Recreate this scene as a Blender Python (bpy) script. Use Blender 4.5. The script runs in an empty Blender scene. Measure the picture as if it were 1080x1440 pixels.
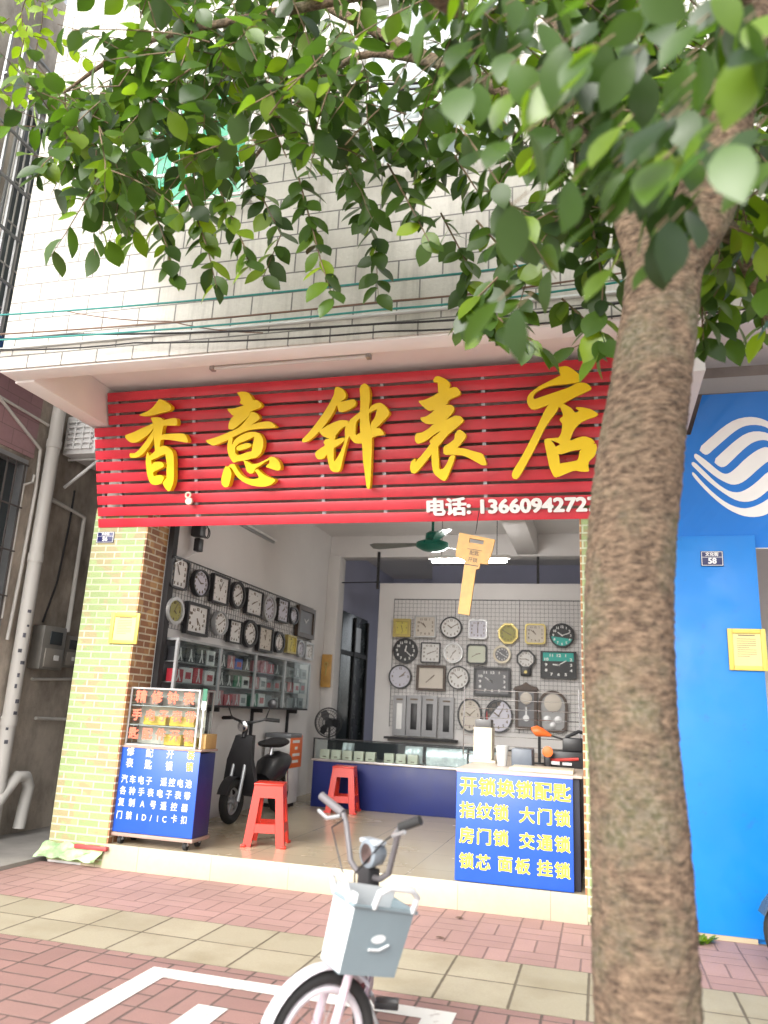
import bpy, bmesh, math, random
from mathutils import Vector, Matrix, geometry
R = math.radians
random.seed(7)
S = bpy.context.scene
COL = S.collection

# ---------------------------------------------------------------- camera
W, H, FPX = 1080, 1440, 1081.0
PITCH, ROLL, YAW = R(14.4), R(2.8), R(15.9)
CAM = Vector((0, 0, 1.25))
_fw = Vector((-math.sin(YAW)*math.cos(PITCH), math.cos(YAW)*math.cos(PITCH), math.sin(PITCH)))
_r0 = Vector((math.cos(YAW), math.sin(YAW), 0)); _u0 = _r0.cross(_fw)
_rt = _r0*math.cos(ROLL) + _u0*math.sin(ROLL); _up = _u0*math.cos(ROLL) - _r0*math.sin(ROLL)
cd = bpy.data.cameras.new('camera'); cam = bpy.data.objects.new('camera', cd); COL.objects.link(cam)
cd.sensor_fit = 'VERTICAL'; cd.sensor_height = 36.0; cd.lens = 36.0*FPX/H
cd.dof.use_dof = True; cd.dof.focus_distance = 5.6; cd.dof.aperture_fstop = 1.7
cd.clip_start = 0.05; cd.clip_end = 2000
m3 = Matrix((_rt, _up, -_fw)).transposed()
cam.matrix_world = Matrix.Translation(CAM) @ m3.to_4x4()
S.camera = cam

# ---------------------------------------------------------------- sky, sun, exposure
SUN_EL, SUN_AZ = R(34), R(196)
wd = bpy.data.worlds.new('World'); S.world = wd; wd.use_nodes = True
nt = wd.node_tree; bg = nt.nodes['Background']
sky = nt.nodes.new('ShaderNodeTexSky'); sky.sky_type = 'NISHITA'; sky.sun_disc = False
sky.sun_elevation = SUN_EL; sky.sun_rotation = SUN_AZ; sky.air_density = 1.0; sky.dust_density = 4.0; sky.ozone_density = 0.6
hs = nt.nodes.new('ShaderNodeHueSaturation'); hs.inputs['Saturation'].default_value = 0.25
nt.links.new(sky.outputs[0], hs.inputs['Color']); nt.links.new(hs.outputs[0], bg.inputs[0])
bg.inputs[1].default_value = 0.15
sl = bpy.data.lights.new('sun', 'SUN'); sl.energy = 1.0; sl.angle = R(60); sl.color = (1, 0.98, 0.95)
so = bpy.data.objects.new('sun', sl); COL.objects.link(so)
so.rotation_euler = (R(90)-SUN_EL, 0, -SUN_AZ + R(180)); so.location = (0, -5, 20)
S.view_settings.view_transform = 'Standard'; S.view_settings.look = 'None'; S.view_settings.gamma = 1
S.view_settings.exposure = 1.45

# ---------------------------------------------------------------- helpers
def ray(px, py): return _fw + _rt*((px-W/2)/FPX) - _up*((py-H/2)/FPX)
def at(px, py, ax, v):
    """the point of the plane (axis ax = v) that stands at a place of the photograph"""
    d = ray(px, py); return CAM + d*((v-CAM[ax])/d[ax])
def aty(px, py, y): return at(px, py, 1, y)
def atx(px, py, x): return at(px, py, 0, x)
def atz(px, py, z): return at(px, py, 2, z)
def at_plane(px, py, p, n):
    d = ray(px, py); return CAM + d*((p-CAM).dot(n)/d.dot(n))

def wloc(o):
    v = Vector((0, 0, 0))
    while o is not None: v += o.location; o = o.parent
    return v

class MB:
    def __init__(s): s.bm = bmesh.new()
    def box(s, lo, hi, bev=0, M=None):
        lo = Vector(lo); hi = Vector(hi); c = (lo+hi)/2; d = hi-lo
        g = bmesh.ops.create_cube(s.bm, size=1)
        vs = g['verts']
        for v in vs: v.co = Vector((v.co.x*d.x, v.co.y*d.y, v.co.z*d.z)) + c
        if bev: 
            es = list({e for v in vs for e in v.link_edges})
            r = bmesh.ops.bevel(s.bm, geom=es, offset=bev, segments=2, profile=.5, affect='EDGES')
            vs = list({v for f in r['faces'] for v in f.verts} | {v for v in vs if v.is_valid})
        if M is not None:
            for v in vs: v.co = M @ v.co
        return s
    def ring(s, p, q, r1, n): pass
    def tube(s, pts, rad, n=8, caps=True):
        pts = [Vector(p) for p in pts]
        if not isinstance(rad, (list, tuple)): rad = [rad]*len(pts)
        rings = []; ref = None
        for i, p in enumerate(pts):
            if i == 0: t = pts[1]-p
            elif i == len(pts)-1: t = p-pts[i-1]
            else: t = (pts[i+1]-p).normalized() + (p-pts[i-1]).normalized()
            t.normalize()
            if ref is None:
                ref = t.orthogonal().normalized()
            ref = (ref - t*ref.dot(t)).normalized(); b = t.cross(ref)
            rings.append([s.bm.verts.new(p + (ref*math.cos(a)+b*math.sin(a))*rad[i]) for a in [2*math.pi*k/n for k in range(n)]])
        for a, b in zip(rings, rings[1:]):
            for k in range(n): s.bm.faces.new((a[k], a[(k+1)%n], b[(k+1)%n], b[k]))
        if caps: s.bm.faces.new(rings[0][::-1]); s.bm.faces.new(rings[-1])
        return s
    def cyl(s, p, q, r, n=24, r2=None): return s.tube([p, q], [r, r if r2 is None else r2], n)
    def lathe(s, prof, c=(0, 0, 0), n=24, M=None):
        """profile (radius, height) turned about the z axis of matrix M"""
        M = M or Matrix.Translation(Vector(c)); rings = []
        for r, z in prof:
            rings.append([s.bm.verts.new(M @ Vector((r*math.cos(2*math.pi*k/n), r*math.sin(2*math.pi*k/n), z))) for k in range(n)])
        for a, b in zip(rings, rings[1:]):
            for k in range(n): s.bm.faces.new((a[k], a[(k+1)%n], b[(k+1)%n], b[k]))
        s.bm.faces.new(rings[0][::-1]); s.bm.faces.new(rings[-1]); return s
    def torus(s, M, R_, r, n=32, m=8, sx=1.0, sy=1.0):
        rings = []
        for i in range(n):
            a = 2*math.pi*i/n; rings.append([])
            for j in range(m):
                b = 2*math.pi*j/m
                rings[-1].append(s.bm.verts.new(M @ Vector(((R_+r*math.cos(b))*math.cos(a)*sx, (R_+r*math.cos(b))*math.sin(a)*sy, r*math.sin(b)))))
        for i in range(n):
            A, B = rings[i], rings[(i+1) % n]
            for j in range(m): s.bm.faces.new((A[j], A[(j+1) % m], B[(j+1) % m], B[j]))
        return s
    def prism(s, poly, vec, hole=None):
        """polygon (3D points, planar) pushed along vec; hole = a second outline of the same count"""
        vec = Vector(vec); poly = [Vector(p) for p in poly]; n = len(poly)
        a = [s.bm.verts.new(p) for p in poly]; b = [s.bm.verts.new(p+vec) for p in poly]
        for i in range(n): s.bm.faces.new((a[i], a[(i+1) % n], b[(i+1) % n], b[i]))
        if hole:
            hole = [Vector(p) for p in hole]
            c = [s.bm.verts.new(p) for p in hole]; d = [s.bm.verts.new(p+vec) for p in hole]
            for i in range(n):
                j = (i+1) % n
                s.bm.faces.new((c[j], c[i], d[i], d[j]))
                s.bm.faces.new((a[j], a[i], c[i], c[j])); s.bm.faces.new((b[i], b[j], d[j], d[i]))
        else:
            for t in geometry.tessellate_polygon([poly]):
                try: s.bm.faces.new((a[t[0]], a[t[1]], a[t[2]])); s.bm.faces.new((b[t[2]], b[t[1]], b[t[0]]))
                except ValueError: pass
        return s
    def quad(s, *p): s.bm.faces.new([s.bm.verts.new(Vector(q)) for q in p]); return s
    def xf(s, M):
        for v in s.bm.verts: v.co = M @ v.co
        return s

def part(name, mb, mat, parent=None, label=None, smooth=40, local=False):
    bmesh.ops.recalc_face_normals(mb.bm, faces=mb.bm.faces)
    if parent is not None and not local:
        o_ = wloc(parent)
        for v in mb.bm.verts: v.co -= o_
    me = bpy.data.meshes.new(name); mb.bm.to_mesh(me); mb.bm.free()
    if smooth:
        for p in me.polygons: p.use_smooth = True
        me.set_sharp_from_angle(angle=R(smooth))
    if mat: me.materials.append(mat)
    o = bpy.data.objects.new(name, me); COL.objects.link(o)
    if parent is not None: o.parent = parent
    if label: o['label'] = label
    return o
def tag(o, label, cat, group=None, kind=None):
    o['label'] = label; o['category'] = cat
    if group: o['group'] = group
    if kind: o['kind'] = kind
    return o
def thing(name, label, cat, loc=(0, 0, 0), group=None):
    o = bpy.data.objects.new(name, None); COL.objects.link(o); o.location = Vector(loc); o.empty_display_size = .1
    return tag(o, label, cat, group)
def single(name, mb, mat, label, cat, group=None, smooth=40):
    """a thing that is one mesh; its origin goes to the middle of its base"""
    co = [v.co for v in mb.bm.verts]
    lo = Vector([min(c[i] for c in co) for i in range(3)]); hi = Vector([max(c[i] for c in co) for i in range(3)])
    o_ = Vector(((lo.x+hi.x)/2, (lo.y+hi.y)/2, lo.z))
    for v in mb.bm.verts: v.co -= o_
    o = part(name, mb, mat, None, smooth=smooth); o.location = o_
    return tag(o, label, cat, group)
def struct(name, mb, mat):
    o = part(name, mb, mat); o['kind'] = 'structure'; return o
def copy_tree(o, parent=None):
    c = o.copy(); COL.objects.link(c)
    if parent is not None: c.parent = parent; c.matrix_parent_inverse = o.matrix_parent_inverse
    for ch in [x for x in COL.objects if x.parent == o]: copy_tree(ch, c)
    return c
def text_mb(txt, size, M, bold=0.0, depth=0.002, align='CENTER', sx=1.0, space=1.0):
    """lettering as a mesh: text drawn in the xy plane of M, extruded"""
    c = bpy.data.curves.new('lettering', 'FONT'); c.body = txt; c.size = size; c.extrude = depth/2
    c.align_x = align; c.align_y = 'CENTER'; c.resolution_u = 3; c.space_character = space
    o = bpy.data.objects.new('lettering', c); COL.objects.link(o)
    dg = bpy.context.evaluated_depsgraph_get(); dg.update()
    me = bpy.data.meshes.new_from_object(o.evaluated_get(dg))
    mb = MB(); mb.bm.from_mesh(me)
    bpy.data.objects.remove(o); bpy.data.curves.remove(c); bpy.data.meshes.remove(me)
    if bold > 0:
        src = bpy.data.meshes.new('t'); mb.bm.to_mesh(src); mb.bm.free(); mb = MB()
        for k in range(6):
            n0 = len(mb.bm.verts); mb.bm.from_mesh(src); mb.bm.verts.ensure_lookup_table()
            for v in mb.bm.verts[n0:]: v.co += Vector((bold*math.cos(k*math.pi/3), bold*math.sin(k*math.pi/3), .00012*k))
        bpy.data.meshes.remove(src)
    mb.xf(M @ Matrix.Diagonal((sx, 1, 1, 1)))
    return mb
def add_text(mb, *a, **k):
    t = text_mb(*a, **k); me = bpy.data.meshes.new('t'); t.bm.to_mesh(me); t.bm.free(); mb.bm.from_mesh(me); bpy.data.meshes.remove(me)
def frame_M(o, ex, ey):
    ex = Vector(ex).normalized(); ey = Vector(ey); ey = (ey-ex*ey.dot(ex)).normalized(); ez = ex.cross(ey)
    return Matrix.Translation(Vector(o)) @ Matrix((ex, ey, ez)).transposed().to_4x4()

# ---------------------------------------------------------------- materials
class N:
    """small node helper"""
    def __init__(s, name):
        s.m = bpy.data.materials.new(name); s.m.use_nodes = True; s.t = s.m.node_tree; s.b = s.t.nodes['Principled BSDF']; s.o = s.t.nodes['Material Output']
    def n(s, typ, **k):
        x = s.t.nodes.new('ShaderNode'+typ)
        for a, v in k.items(): setattr(x, a, v)
        return x
    def put(s, sock, v):
        if hasattr(v, 'default_value') or hasattr(v, 'is_output'): s.t.links.new(v, sock)
        elif isinstance(v, tuple) and len(v) == 3 and sock.type == 'RGBA': sock.default_value = (*v, 1)
        else: sock.default_value = v
    def math(s, op, a, b=0.0, c=0.0):
        x = s.n('Math', operation=op)
        s.put(x.inputs[0], a); s.put(x.inputs[1], b); s.put(x.inputs[2], c); return x.outputs[0]
    def mix(s, f, a, b, mode='MIX'):
        x = s.n('MixRGB', blend_type=mode); s.put(x.inputs[0], f); s.put(x.inputs[1], a); s.put(x.inputs[2], b); return x.outputs[0]
    def noise(s, scale, vec=None, detail=4, rough=.55):
        x = s.n('TexNoise'); x.inputs['Scale'].default_value = scale; x.inputs['Detail'].default_value = detail; x.inputs['Roughness'].default_value = rough
        if vec is not None: s.t.links.new(vec, x.inputs['Vector'])
        return x.outputs[0]
    def pos(s): return s.n('NewGeometry').outputs['Position']
    def objc(s): return s.n('TexCoord').outputs['Object']
    def ramp(s, f, lo, hi, a=0.0, b=1.0):
        x = s.n('MapRange'); x.inputs[1].default_value = lo; x.inputs[2].default_value = hi; x.inputs[3].default_value = a; x.inputs[4].default_value = b
        s.t.links.new(f, x.inputs[0]); return x.outputs[0]
    def sep(s, v): x = s.n('SeparateXYZ'); s.t.links.new(v, x.inputs[0]); return x.outputs
    def comb(s, a, b, c=0.0):
        x = s.n('CombineXYZ'); s.put(x.inputs[0], a); s.put(x.inputs[1], b); s.put(x.inputs[2], c); return x.outputs[0]
    def bump(s, h, st=.3, d=.01):
        x = s.n('Bump'); x.inputs['Strength'].default_value = st; x.inputs['Distance'].default_value = d; s.t.links.new(h, x.inputs['Height']); s.t.links.new(x.outputs[0], s.b.inputs['Normal'])
    def fin(s, col, rough=.6, metal=0.0):
        s.put(s.b.inputs['Base Color'], col); s.put(s.b.inputs['Roughness'], rough); s.b.inputs['Metallic'].default_value = metal; return s.m
_mc = {}
def mat(name, col, rough=.55, var=.12, scale=6.0, bump=.06, metal=0.0, spec=None, streak=False):
    if name in _mc: return _mc[name]
    k = N(name); p = k.objc()
    if streak:
        q = k.sep(p); p2 = k.comb(k.math('MULTIPLY', q[0], 1), k.math('MULTIPLY', q[1], 1), k.math('MULTIPLY', q[2], .12))
    else: p2 = p
    f = k.noise(scale, p2, 5); g = k.noise(scale*9, p, 3)
    lo = tuple(c*(1-var) for c in col); hi = tuple(min(1, c*(1+var)) for c in col)
    c = k.mix(k.ramp(f, .3, .7), lo, hi)
    if bump: k.bump(g, bump, .004)
    k.fin(c, k.ramp(f, .2, .8, max(0.02, rough-.08), min(1, rough+.08)), metal)
    if spec is not None: k.b.inputs['Specular IOR Level'].default_value = spec
    _mc[name] = k.m; return k.m
def glow(name, col, st):
    k = N(name); k.b.inputs['Emission Color'].default_value = (*col, 1); k.b.inputs['Emission Strength'].default_value = st
    return k.fin(col, .5)
def glass(name, tint=(.9, .95, .95), rough=.03, mixf=.85):
    k = N(name); tr = k.n('BsdfTransparent'); tr.inputs[0].default_value = (*tint, 1)
    gl = k.n('BsdfGlossy'); gl.inputs['Roughness'].default_value = rough
    lw = k.n('LayerWeight'); lw.inputs[0].default_value = .5
    fr = k.math('ADD', k.math('MULTIPLY', k.math('POWER', lw.outputs['Facing'], 5.0), .9), .035)
    mx = k.n('MixShader'); k.t.links.new(fr, mx.inputs[0]); k.t.links.new(tr.outputs[0], mx.inputs[1]); k.t.links.new(gl.outputs[0], mx.inputs[2])
    k.t.links.new(mx.outputs[0], k.o.inputs[0]); return k.m
def bricks(name, axis, cols, mortar, bw, bh, ms, off=.5, rough=.6, bumpst=.4, rowvar=0, noise_sc=30, sq=1.0, shift=(0, 0), stain=.0, spec=.5, streak=0):
    k = N(name); q = k.sep(k.pos())
    u, v = {'xz': (q[0], q[2]), 'yz': (q[1], q[2]), 'xy': (q[0], q[1])}[axis]
    vec = k.comb(k.math('ADD', u, shift[0]), k.math('ADD', v, shift[1]))
    b = k.n('TexBrick'); b.offset = off; b.squash = sq
    for s_, v_ in (('Scale', 1.0), ('Mortar Size', ms), ('Mortar Smooth', .15), ('Bias', 0.0), ('Brick Width', bw), ('Row Height', bh)): b.inputs[s_].default_value = v_
    k.t.links.new(vec, b.inputs['Vector'])
    k.put(b.inputs['Color1'], cols[0]); k.put(b.inputs['Color2'], cols[1]); k.put(b.inputs['Mortar'], mortar)
    big = k.noise(1.3, k.pos(), 5); fine = k.noise(noise_sc, k.pos(), 5)
    c = k.mix(k.ramp(fine, .3, .75, 0, .35), b.outputs[0], tuple(x*.72 for x in cols[0]))
    if len(cols) > 2: c = k.mix(k.ramp(k.noise(7, k.pos(), 1), .52, .6), c, k.mix(b.outputs[1], cols[2], mortar))
    if stain: c = k.mix(k.ramp(big, .42, .75, 0, stain), c, tuple(x*.55 for x in cols[1]))
    if streak:
        st = k.noise(1.0, k.comb(k.math('MULTIPLY', q[0], 9.0), k.math('MULTIPLY', q[1], 9.0), k.math('MULTIPLY', q[2], .7)), 6, .65)
        c = k.mix(k.ramp(st, .50, .74, 0, streak), c, (.20, .18, .155))
    h = k.math('ADD', k.math('MULTIPLY', b.outputs[1], -1.0), k.math('MULTIPLY', fine, .5))
    k.bump(h, bumpst, .012); k.b.inputs['Specular IOR Level'].default_value = spec
    return k.fin(c, k.ramp(fine, .2, .8, rough-.1, rough+.1))

WHITE_WALL = mat('white_plaster', (.66, .64, .62), .8, .05, 1.5, .08)
INNER_WALL = mat('inner_plaster', (.70, .68, .665), .75, .05, 1.2, .05)
SOFFIT = mat('soffit_plaster', (.88, .85, .83), .85, .06, 1.1, .08)
BLUE_WALL = mat('blue_grey_plaster', (.42, .425, .55), .8, .06, 1.5, .04)
TILE_WALL = bricks('cream_wall_tile', 'xz', ((.60, .57, .51), (.54, .51, .455)), (.10, .092, .085), .285, .144, .0055, rough=.45, bumpst=.5, noise_sc=45, shift=(.03, .02), stain=.25, streak=.45)
BRICK_Y = bricks('yellow_brick_cladding', 'xz', ((.33, .42, .18), (.26, .34, .14), (.34, .29, .15)), (.50, .55, .38), .185, .055, .0065, rough=.5, bumpst=.5, noise_sc=60, stain=.25)
BRICK_R = bricks('brown_brick_cladding', 'yz', ((.36, .17, .07), (.24, .10, .05), (.46, .26, .10)), (.62, .55, .40), .185, .055, .007, rough=.6, bumpst=.5, noise_sc=60)
FLOOR_TILE = bricks('beige_floor_tile', 'xy', ((.46, .385, .265), (.43, .36, .25)), (.22, .19, .14), .6, .6, .003, off=0, rough=.24, bumpst=.03, noise_sc=2, shift=(.1, .2), spec=.4)
STEP_TILE = bricks('cream_step_tile', 'xz', ((.49, .44, .325), (.45, .405, .30)), (.29, .25, .18), .6, .5, .003, off=0, rough=.35, bumpst=.1, noise_sc=22, shift=(.33, .1), stain=.25)
RED = mat('red_sign_paint', (.62, .038, .058), .33, .18, 3, .03)
YELLOW = mat('yellow_letter_acrylic', (.98, .70, .006), .35, .04, 3, .0)
CREAM = mat('cream_paint', (.70, .64, .50), .5)
WHITE = mat('white_plastic', (.74, .74, .73), .4, .06)
LETTER_W = mat('white_lettering', (.82, .82, .80), .5, .04)
LETTER_Y = mat('yellow_lettering', (.84, .70, .05), .5, .04)
LETTER_R = mat('red_lettering', (.86, .16, .09), .5, .06)
BLACK = mat('black_plastic', (.018, .018, .02), .4, .2)
BLACKM = mat('matt_black', (.025, .024, .026), .7, .2)
RUBBER = mat('rubber', (.02, .02, .02), .8, .2)
GREYM = mat('grey_metal', (.42, .43, .44), .4, .1, metal=.6)
SILVER = mat('silver_rim', (.46, .46, .46), .42, .06, metal=.55, bump=0)
CHROME = mat('chrome', (.65, .65, .67), .2, .05, metal=1.0, bump=0)
GOLD = mat('gold_rim', (.46, .37, .13), .42, .1, metal=.5, bump=0)
OLIVE = mat('olive_dial', (.32, .30, .08), .5, .08, bump=0)
YDIAL = mat('yellow_dial', (.60, .52, .12), .5, .08, bump=0)
DIAL = mat('white_dial', (.70, .69, .67), .5, .03, bump=0)
DIALB = mat('beige_dial', (.58, .53, .46), .5, .03, bump=0)
DIALG = mat('pale_green_dial', (.55, .58, .47), .5, .03, bump=0)
DIALV = mat('pale_violet_dial', (.58, .57, .64), .5, .03, bump=0)
DIALK = mat('black_dial', (.02, .022, .024), .4, .1, bump=0)
DIALGR = mat('grey_dial', (.16, .16, .17), .5, .1, bump=0)
TEAL = mat('teal_dial', (.03, .40, .34), .45, .05, bump=0)
BROWNW = mat('dark_brown_wood', (.06, .035, .022), .45, .25, 12)
WOOD = mat('varnished_wood', (.52, .29, .075), .45, .18, 10, .05)
PIPE = mat('white_pvc', (.60, .58, .54), .5, .14, 4, .04, streak=True)
PLASTIC_RED = mat('red_stool_plastic', (.62, .030, .014), .35, .06, 4, .0)
NAVY = mat('navy_board', (.008, .018, .135), .45, .08)
BANNER = mat('blue_banner_vinyl', (.018, .088, .48), .38, .08, 2.5, .05)
MOBILE = (lambda k: (lambda p: (k.bump(k.noise(2.2, k.comb(k.math('ADD', k.sep(p)[0], k.math('MULTIPLY', k.sep(p)[2], -.8)), 0.0, k.math('MULTIPLY', k.sep(p)[2], .3)), 3), .6, .06), k.fin((.0, .165, .60), .36))[1])(k.objc()))(N('azure_banner_vinyl'))
AZURE = (lambda k: (lambda p: (k.bump(k.noise(3, p, 3), .25, .02), k.fin(k.mix(k.ramp(k.noise(11, p, 5, .7), .60, .70, 0, .35), k.mix(k.ramp(k.noise(1.1, p, 4), .3, .7), (.0, .165, .55), (.0, .20, .62)), (.02, .10, .34)), k.ramp(k.noise(5, p, 5), .3, .7, .35, .6)))[1])(k.pos()))(N('azure_wall_paint'))
PLATE = mat('navy_plate', (.015, .02, .10), .35, .05, bump=0)
PAPER_Y = mat('yellow_certificate_paper', (.66, .50, .10), .5, .05, bump=0)
PAPER_L = mat('pale_certificate_paper', (.66, .58, .24), .5, .04, bump=0)
INK = mat('ink', (.18, .14, .10), .7, .05, bump=0)
ORANGE = mat('orange_plastic', (.80, .16, .03), .45, .08)
FANGREEN = mat('green_fan_enamel', (.01, .16, .11), .3, .08)
TUBE = glow('lit_tube', (1, .98, .95), 65)
GLASS = glass('clear_glass'); GLASS_D = glass('green_glass', (.12, .42, .30)); 
WINGLASS = mat('dark_window_glass', (.04, .05, .055), .08, .2, 2, 0)

def ground_mat(name, cols, mortar, cell, dirt):
    """basket-weave paving: pairs of bricks turned by turns"""
    k = N(name); q = k.sep(k.pos())
    u = k.math('DIVIDE', q[0], cell); v = k.math('DIVIDE', q[1], cell)
    fu = k.math('FLOOR', u); fv = k.math('FLOOR', v)
    par = k.math('FLOORED_MODULO', k.math('ADD', fu, fv), 2.0)
    a = k.math('FRACT', u); b = k.math('FRACT', v)
    def mx(x, y, f): return k.math('ADD', k.math('MULTIPLY', x, k.math('SUBTRACT', 1.0, f)), k.math('MULTIPLY', y, f))
    lo = mx(a, b, par); sh2 = k.math('MULTIPLY', mx(b, a, par), 2.0); sh = k.math('FRACT', sh2); idx = k.math('FLOOR', sh2)
    dl = k.math('MINIMUM', lo, k.math('SUBTRACT', 1.0, lo)); ds = k.math('MULTIPLY', k.math('MINIMUM', sh, k.math('SUBTRACT', 1.0, sh)), .5)
    d = k.math('MULTIPLY', k.math('MINIMUM', dl, ds), cell)
    wob = k.math('MULTIPLY', k.noise(14, k.pos(), 3), .006)
    joint = k.ramp(k.math('SUBTRACT', d, wob), .0, .0045, 1, 0)
    wn = k.n('TexWhiteNoise'); wn.noise_dimensions = '3D'; k.t.links.new(k.comb(fu, fv, idx), wn.inputs['Vector'])
    fine = k.noise(90, k.pos(), 5, .7); big = k.noise(1.6, k.pos(), 6)
    c = k.mix(wn.outputs['Value'], cols[0], cols[1])
    c = k.mix(k.ramp(fine, .3, .8, 0, .5), c, tuple(x*.62 for x in cols[0]))
    c = k.mix(k.ramp(big, .40, .72, 0, dirt), c, (.16, .13, .11))
    c = k.mix(joint, c, mortar)
    h = k.math('ADD', k.math('MULTIPLY', joint, -1.0), k.math('ADD', k.math('MULTIPLY', fine, .35), k.math('MULTIPLY', wn.outputs['Value'], .25)))
    k.bump(h, .55, .010); k.b.inputs['Specular IOR Level'].default_value = .3
    return k.fin(c, k.ramp(big, .2, .8, .6, .85))
def square_mat(name, cols, mortar, cell, shift):
    k = N(name); q = k.sep(k.pos())
    u = k.math('DIVIDE', k.math('ADD', q[0], shift[0]), cell); v = k.math('DIVIDE', k.math('ADD', q[1], shift[1]), cell)
    a = k.math('FRACT', u); b = k.math('FRACT', v)
    d = k.math('MULTIPLY', k.math('MINIMUM', k.math('MINIMUM', a, k.math('SUBTRACT', 1.0, a)), k.math('MINIMUM', b, k.math('SUBTRACT', 1.0, b))), cell)
    joint = k.ramp(k.math('SUBTRACT', d, k.math('MULTIPLY', k.noise(14, k.pos(), 3), .007)), .0, .005, 1, 0)
    wn = k.n('TexWhiteNoise'); k.t.links.new(k.comb(k.math('FLOOR', u), k.math('FLOOR', v), 0.0), wn.inputs['Vector'])
    fine = k.noise(80, k.pos(), 5, .7); big = k.noise(2.2, k.pos(), 6)
    c = k.mix(wn.outputs['Value'], cols[0], cols[1]); c = k.mix(k.ramp(fine, .3, .8, 0, .45), c, tuple(x*.6 for x in cols[0]))
    c = k.mix(k.ramp(big, .45, .75, 0, .5), c, (.20, .16, .09)); c = k.mix(joint, c, mortar)
    k.bump(k.math('ADD', k.math('MULTIPLY', joint, -1.0), k.math('ADD', k.math('MULTIPLY', fine, .3), k.math('MULTIPLY', wn.outputs['Value'], .3))), .5, .010)
    k.b.inputs['Specular IOR Level'].default_value = .3
    return k.fin(c, .75)
PAVE_NEAR = ground_mat('red_paver', ((.365, .215, .19), (.285, .165, .147)), (.115, .085, .075), .27, .3)
PAVE_FAR = ground_mat('pink_paver', ((.46, .285, .255), (.395, .24, .215)), (.24, .155, .14), .25, .25)
PAVE_BAND = square_mat('beige_paver', ((.44, .39, .285), (.355, .315, .225)), (.14, .115, .08), .34, (.08, -3.84+.34*12))
CONC = mat('grey_concrete', (.27, .255, .235), .85, .25, 2.5, .2)
ASPH = mat('asphalt', (.055, .055, .057), .9, .25, 5, .3)
LINE = (lambda k: (k.bump(k.noise(70, k.pos(), 4), .4, .004), k.fin(k.mix(k.ramp(k.noise(9, k.pos(), 6, .7), .56, .70, 0, .75), (.70, .69, .65), (.26, .19, .16)), .7))[1])(N('worn_white_paint'))

# ================================================================ SETTING: ground
struct('ground', MB().box((-150, -150, -.30), (150, 150, -.14)), CONC)
struct('road', MB().box((-80, -9, -.14), (80, 1.05, -.13)), mat('pale_bounce_road', (.46, .44, .41), .85, .12, 3, .2))  # unseen road, made pale to bounce light onto the sign and soffit
struct('kerb', MB().box((-80, 1.05, -.14), (80, 1.25, .0), .012), CONC)
struct('pavement', MB().box((-80, 1.25, -.14), (80, 3.84, 0)), PAVE_NEAR)
struct('pavement_band', MB().box((-80, 3.84, -.14), (80, 4.52, .001)), PAVE_BAND)
struct('pavement_edge', MB().box((-4.17, 4.52, -.14), (80, 5.50, 0)), PAVE_FAR)
struct('alley', MB().box((-80, 4.52, -.14), (-4.17, 40, .03)), CONC)
# painted bay markings, lying 4 mm over the pavers
def strip(pts, z=.004):
    mb = MB(); mb.quad(*[Vector((p[0], p[1], z)) for p in pts]); return mb
g = lambda x, y: atz(x, y, .004)
ln = MB()
c0 = g(228, 1353); xr = c0.x
def rect(mb, x0, y0, x1, y1, z): mb.quad((x0, y0, z), (x1, y0, z), (x1, y1, z), (x0, y1, z))
rect(ln, xr, 1.9, xr+.115, 3.70, .004)
rect(ln, xr+.115, 3.585, -.62, 3.70, .004)
rect(ln, xr+.42, 2.2, xr+.56, 3.36, .004)
rect(ln, -.75, 2.2, -.62, 3.585, .004)
struct('pavement_marking', ln, LINE)

# ================================================================ THE SHOP BUILDING
XL, XR, XC = -4.12, 0.28, -3.60          # outer left edge, inner right wall, inner left wall
YF, YU, YB = 5.50, 4.17, 10.0            # ground-floor front, upper-floor front, back partition
ZF, ZC = 0.17, 3.58                      # shop floor, shop ceiling
B = thing('shop_building', 'cream tiled shop building with an overhanging upper floor above an open clock shop', 'building', (-1.6, YF, 0))
# floor and step
part('floor', MB().box((XL+.3, YF, -.1), (XR+.6, 14.0, ZF-.006)).box((XL+.3, YF+.012, ZF-.005), (XR+.6, 14, ZF)), FLOOR_TILE, B)
part('step', MB().box((XC-.03, YF-.018, 0), (-.10, YF-.001, ZF+.003), .004), STEP_TILE, B)
# brick clad pillars: yellow face, brown inner side
def pillar(x0, x1, inner):
    p = part('pillar', MB().box((x0, YF+.004, 0), (x1, 5.82, 2.80)), WHITE_WALL, B)
    part('brick_face', MB().box((x0, YF-.012, .02), (x1, YF+.003, 2.80)), BRICK_Y, p)
    xs = (x1+.001, x1+.014) if inner > 0 else (x0-.014, x0-.001)
    part('brick_return', MB().box((xs[0], YF-.010, ZF), (xs[1], 5.815, 2.80)), BRICK_R, p)
pillar(XL, XC-.016, 1)
pillar(-.10, .40, -1)
part('pillar', MB().box((.402, YF+.03, 0), (1.03, 5.9, 2.9)), AZURE, B, 'bright azure blue pillar of the next shop')
part('wall_cladding', MB().box((.40, YF-.006, .03), (1.026, YF+.028, 2.50), .004), AZURE, B, 'smooth azure blue panel over the pillar')
# neighbouring unit seen as a grey slit right of the blue pillar
part('interior_wall', MB().box((.9, 8.0, ZF), (5, 8.1, 3.3)), INNER_WALL, B)
part('interior_wall', MB().box((5.0, 5.6, 0), (5.1, 8.1, 3.6)), INNER_WALL, B)
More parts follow.
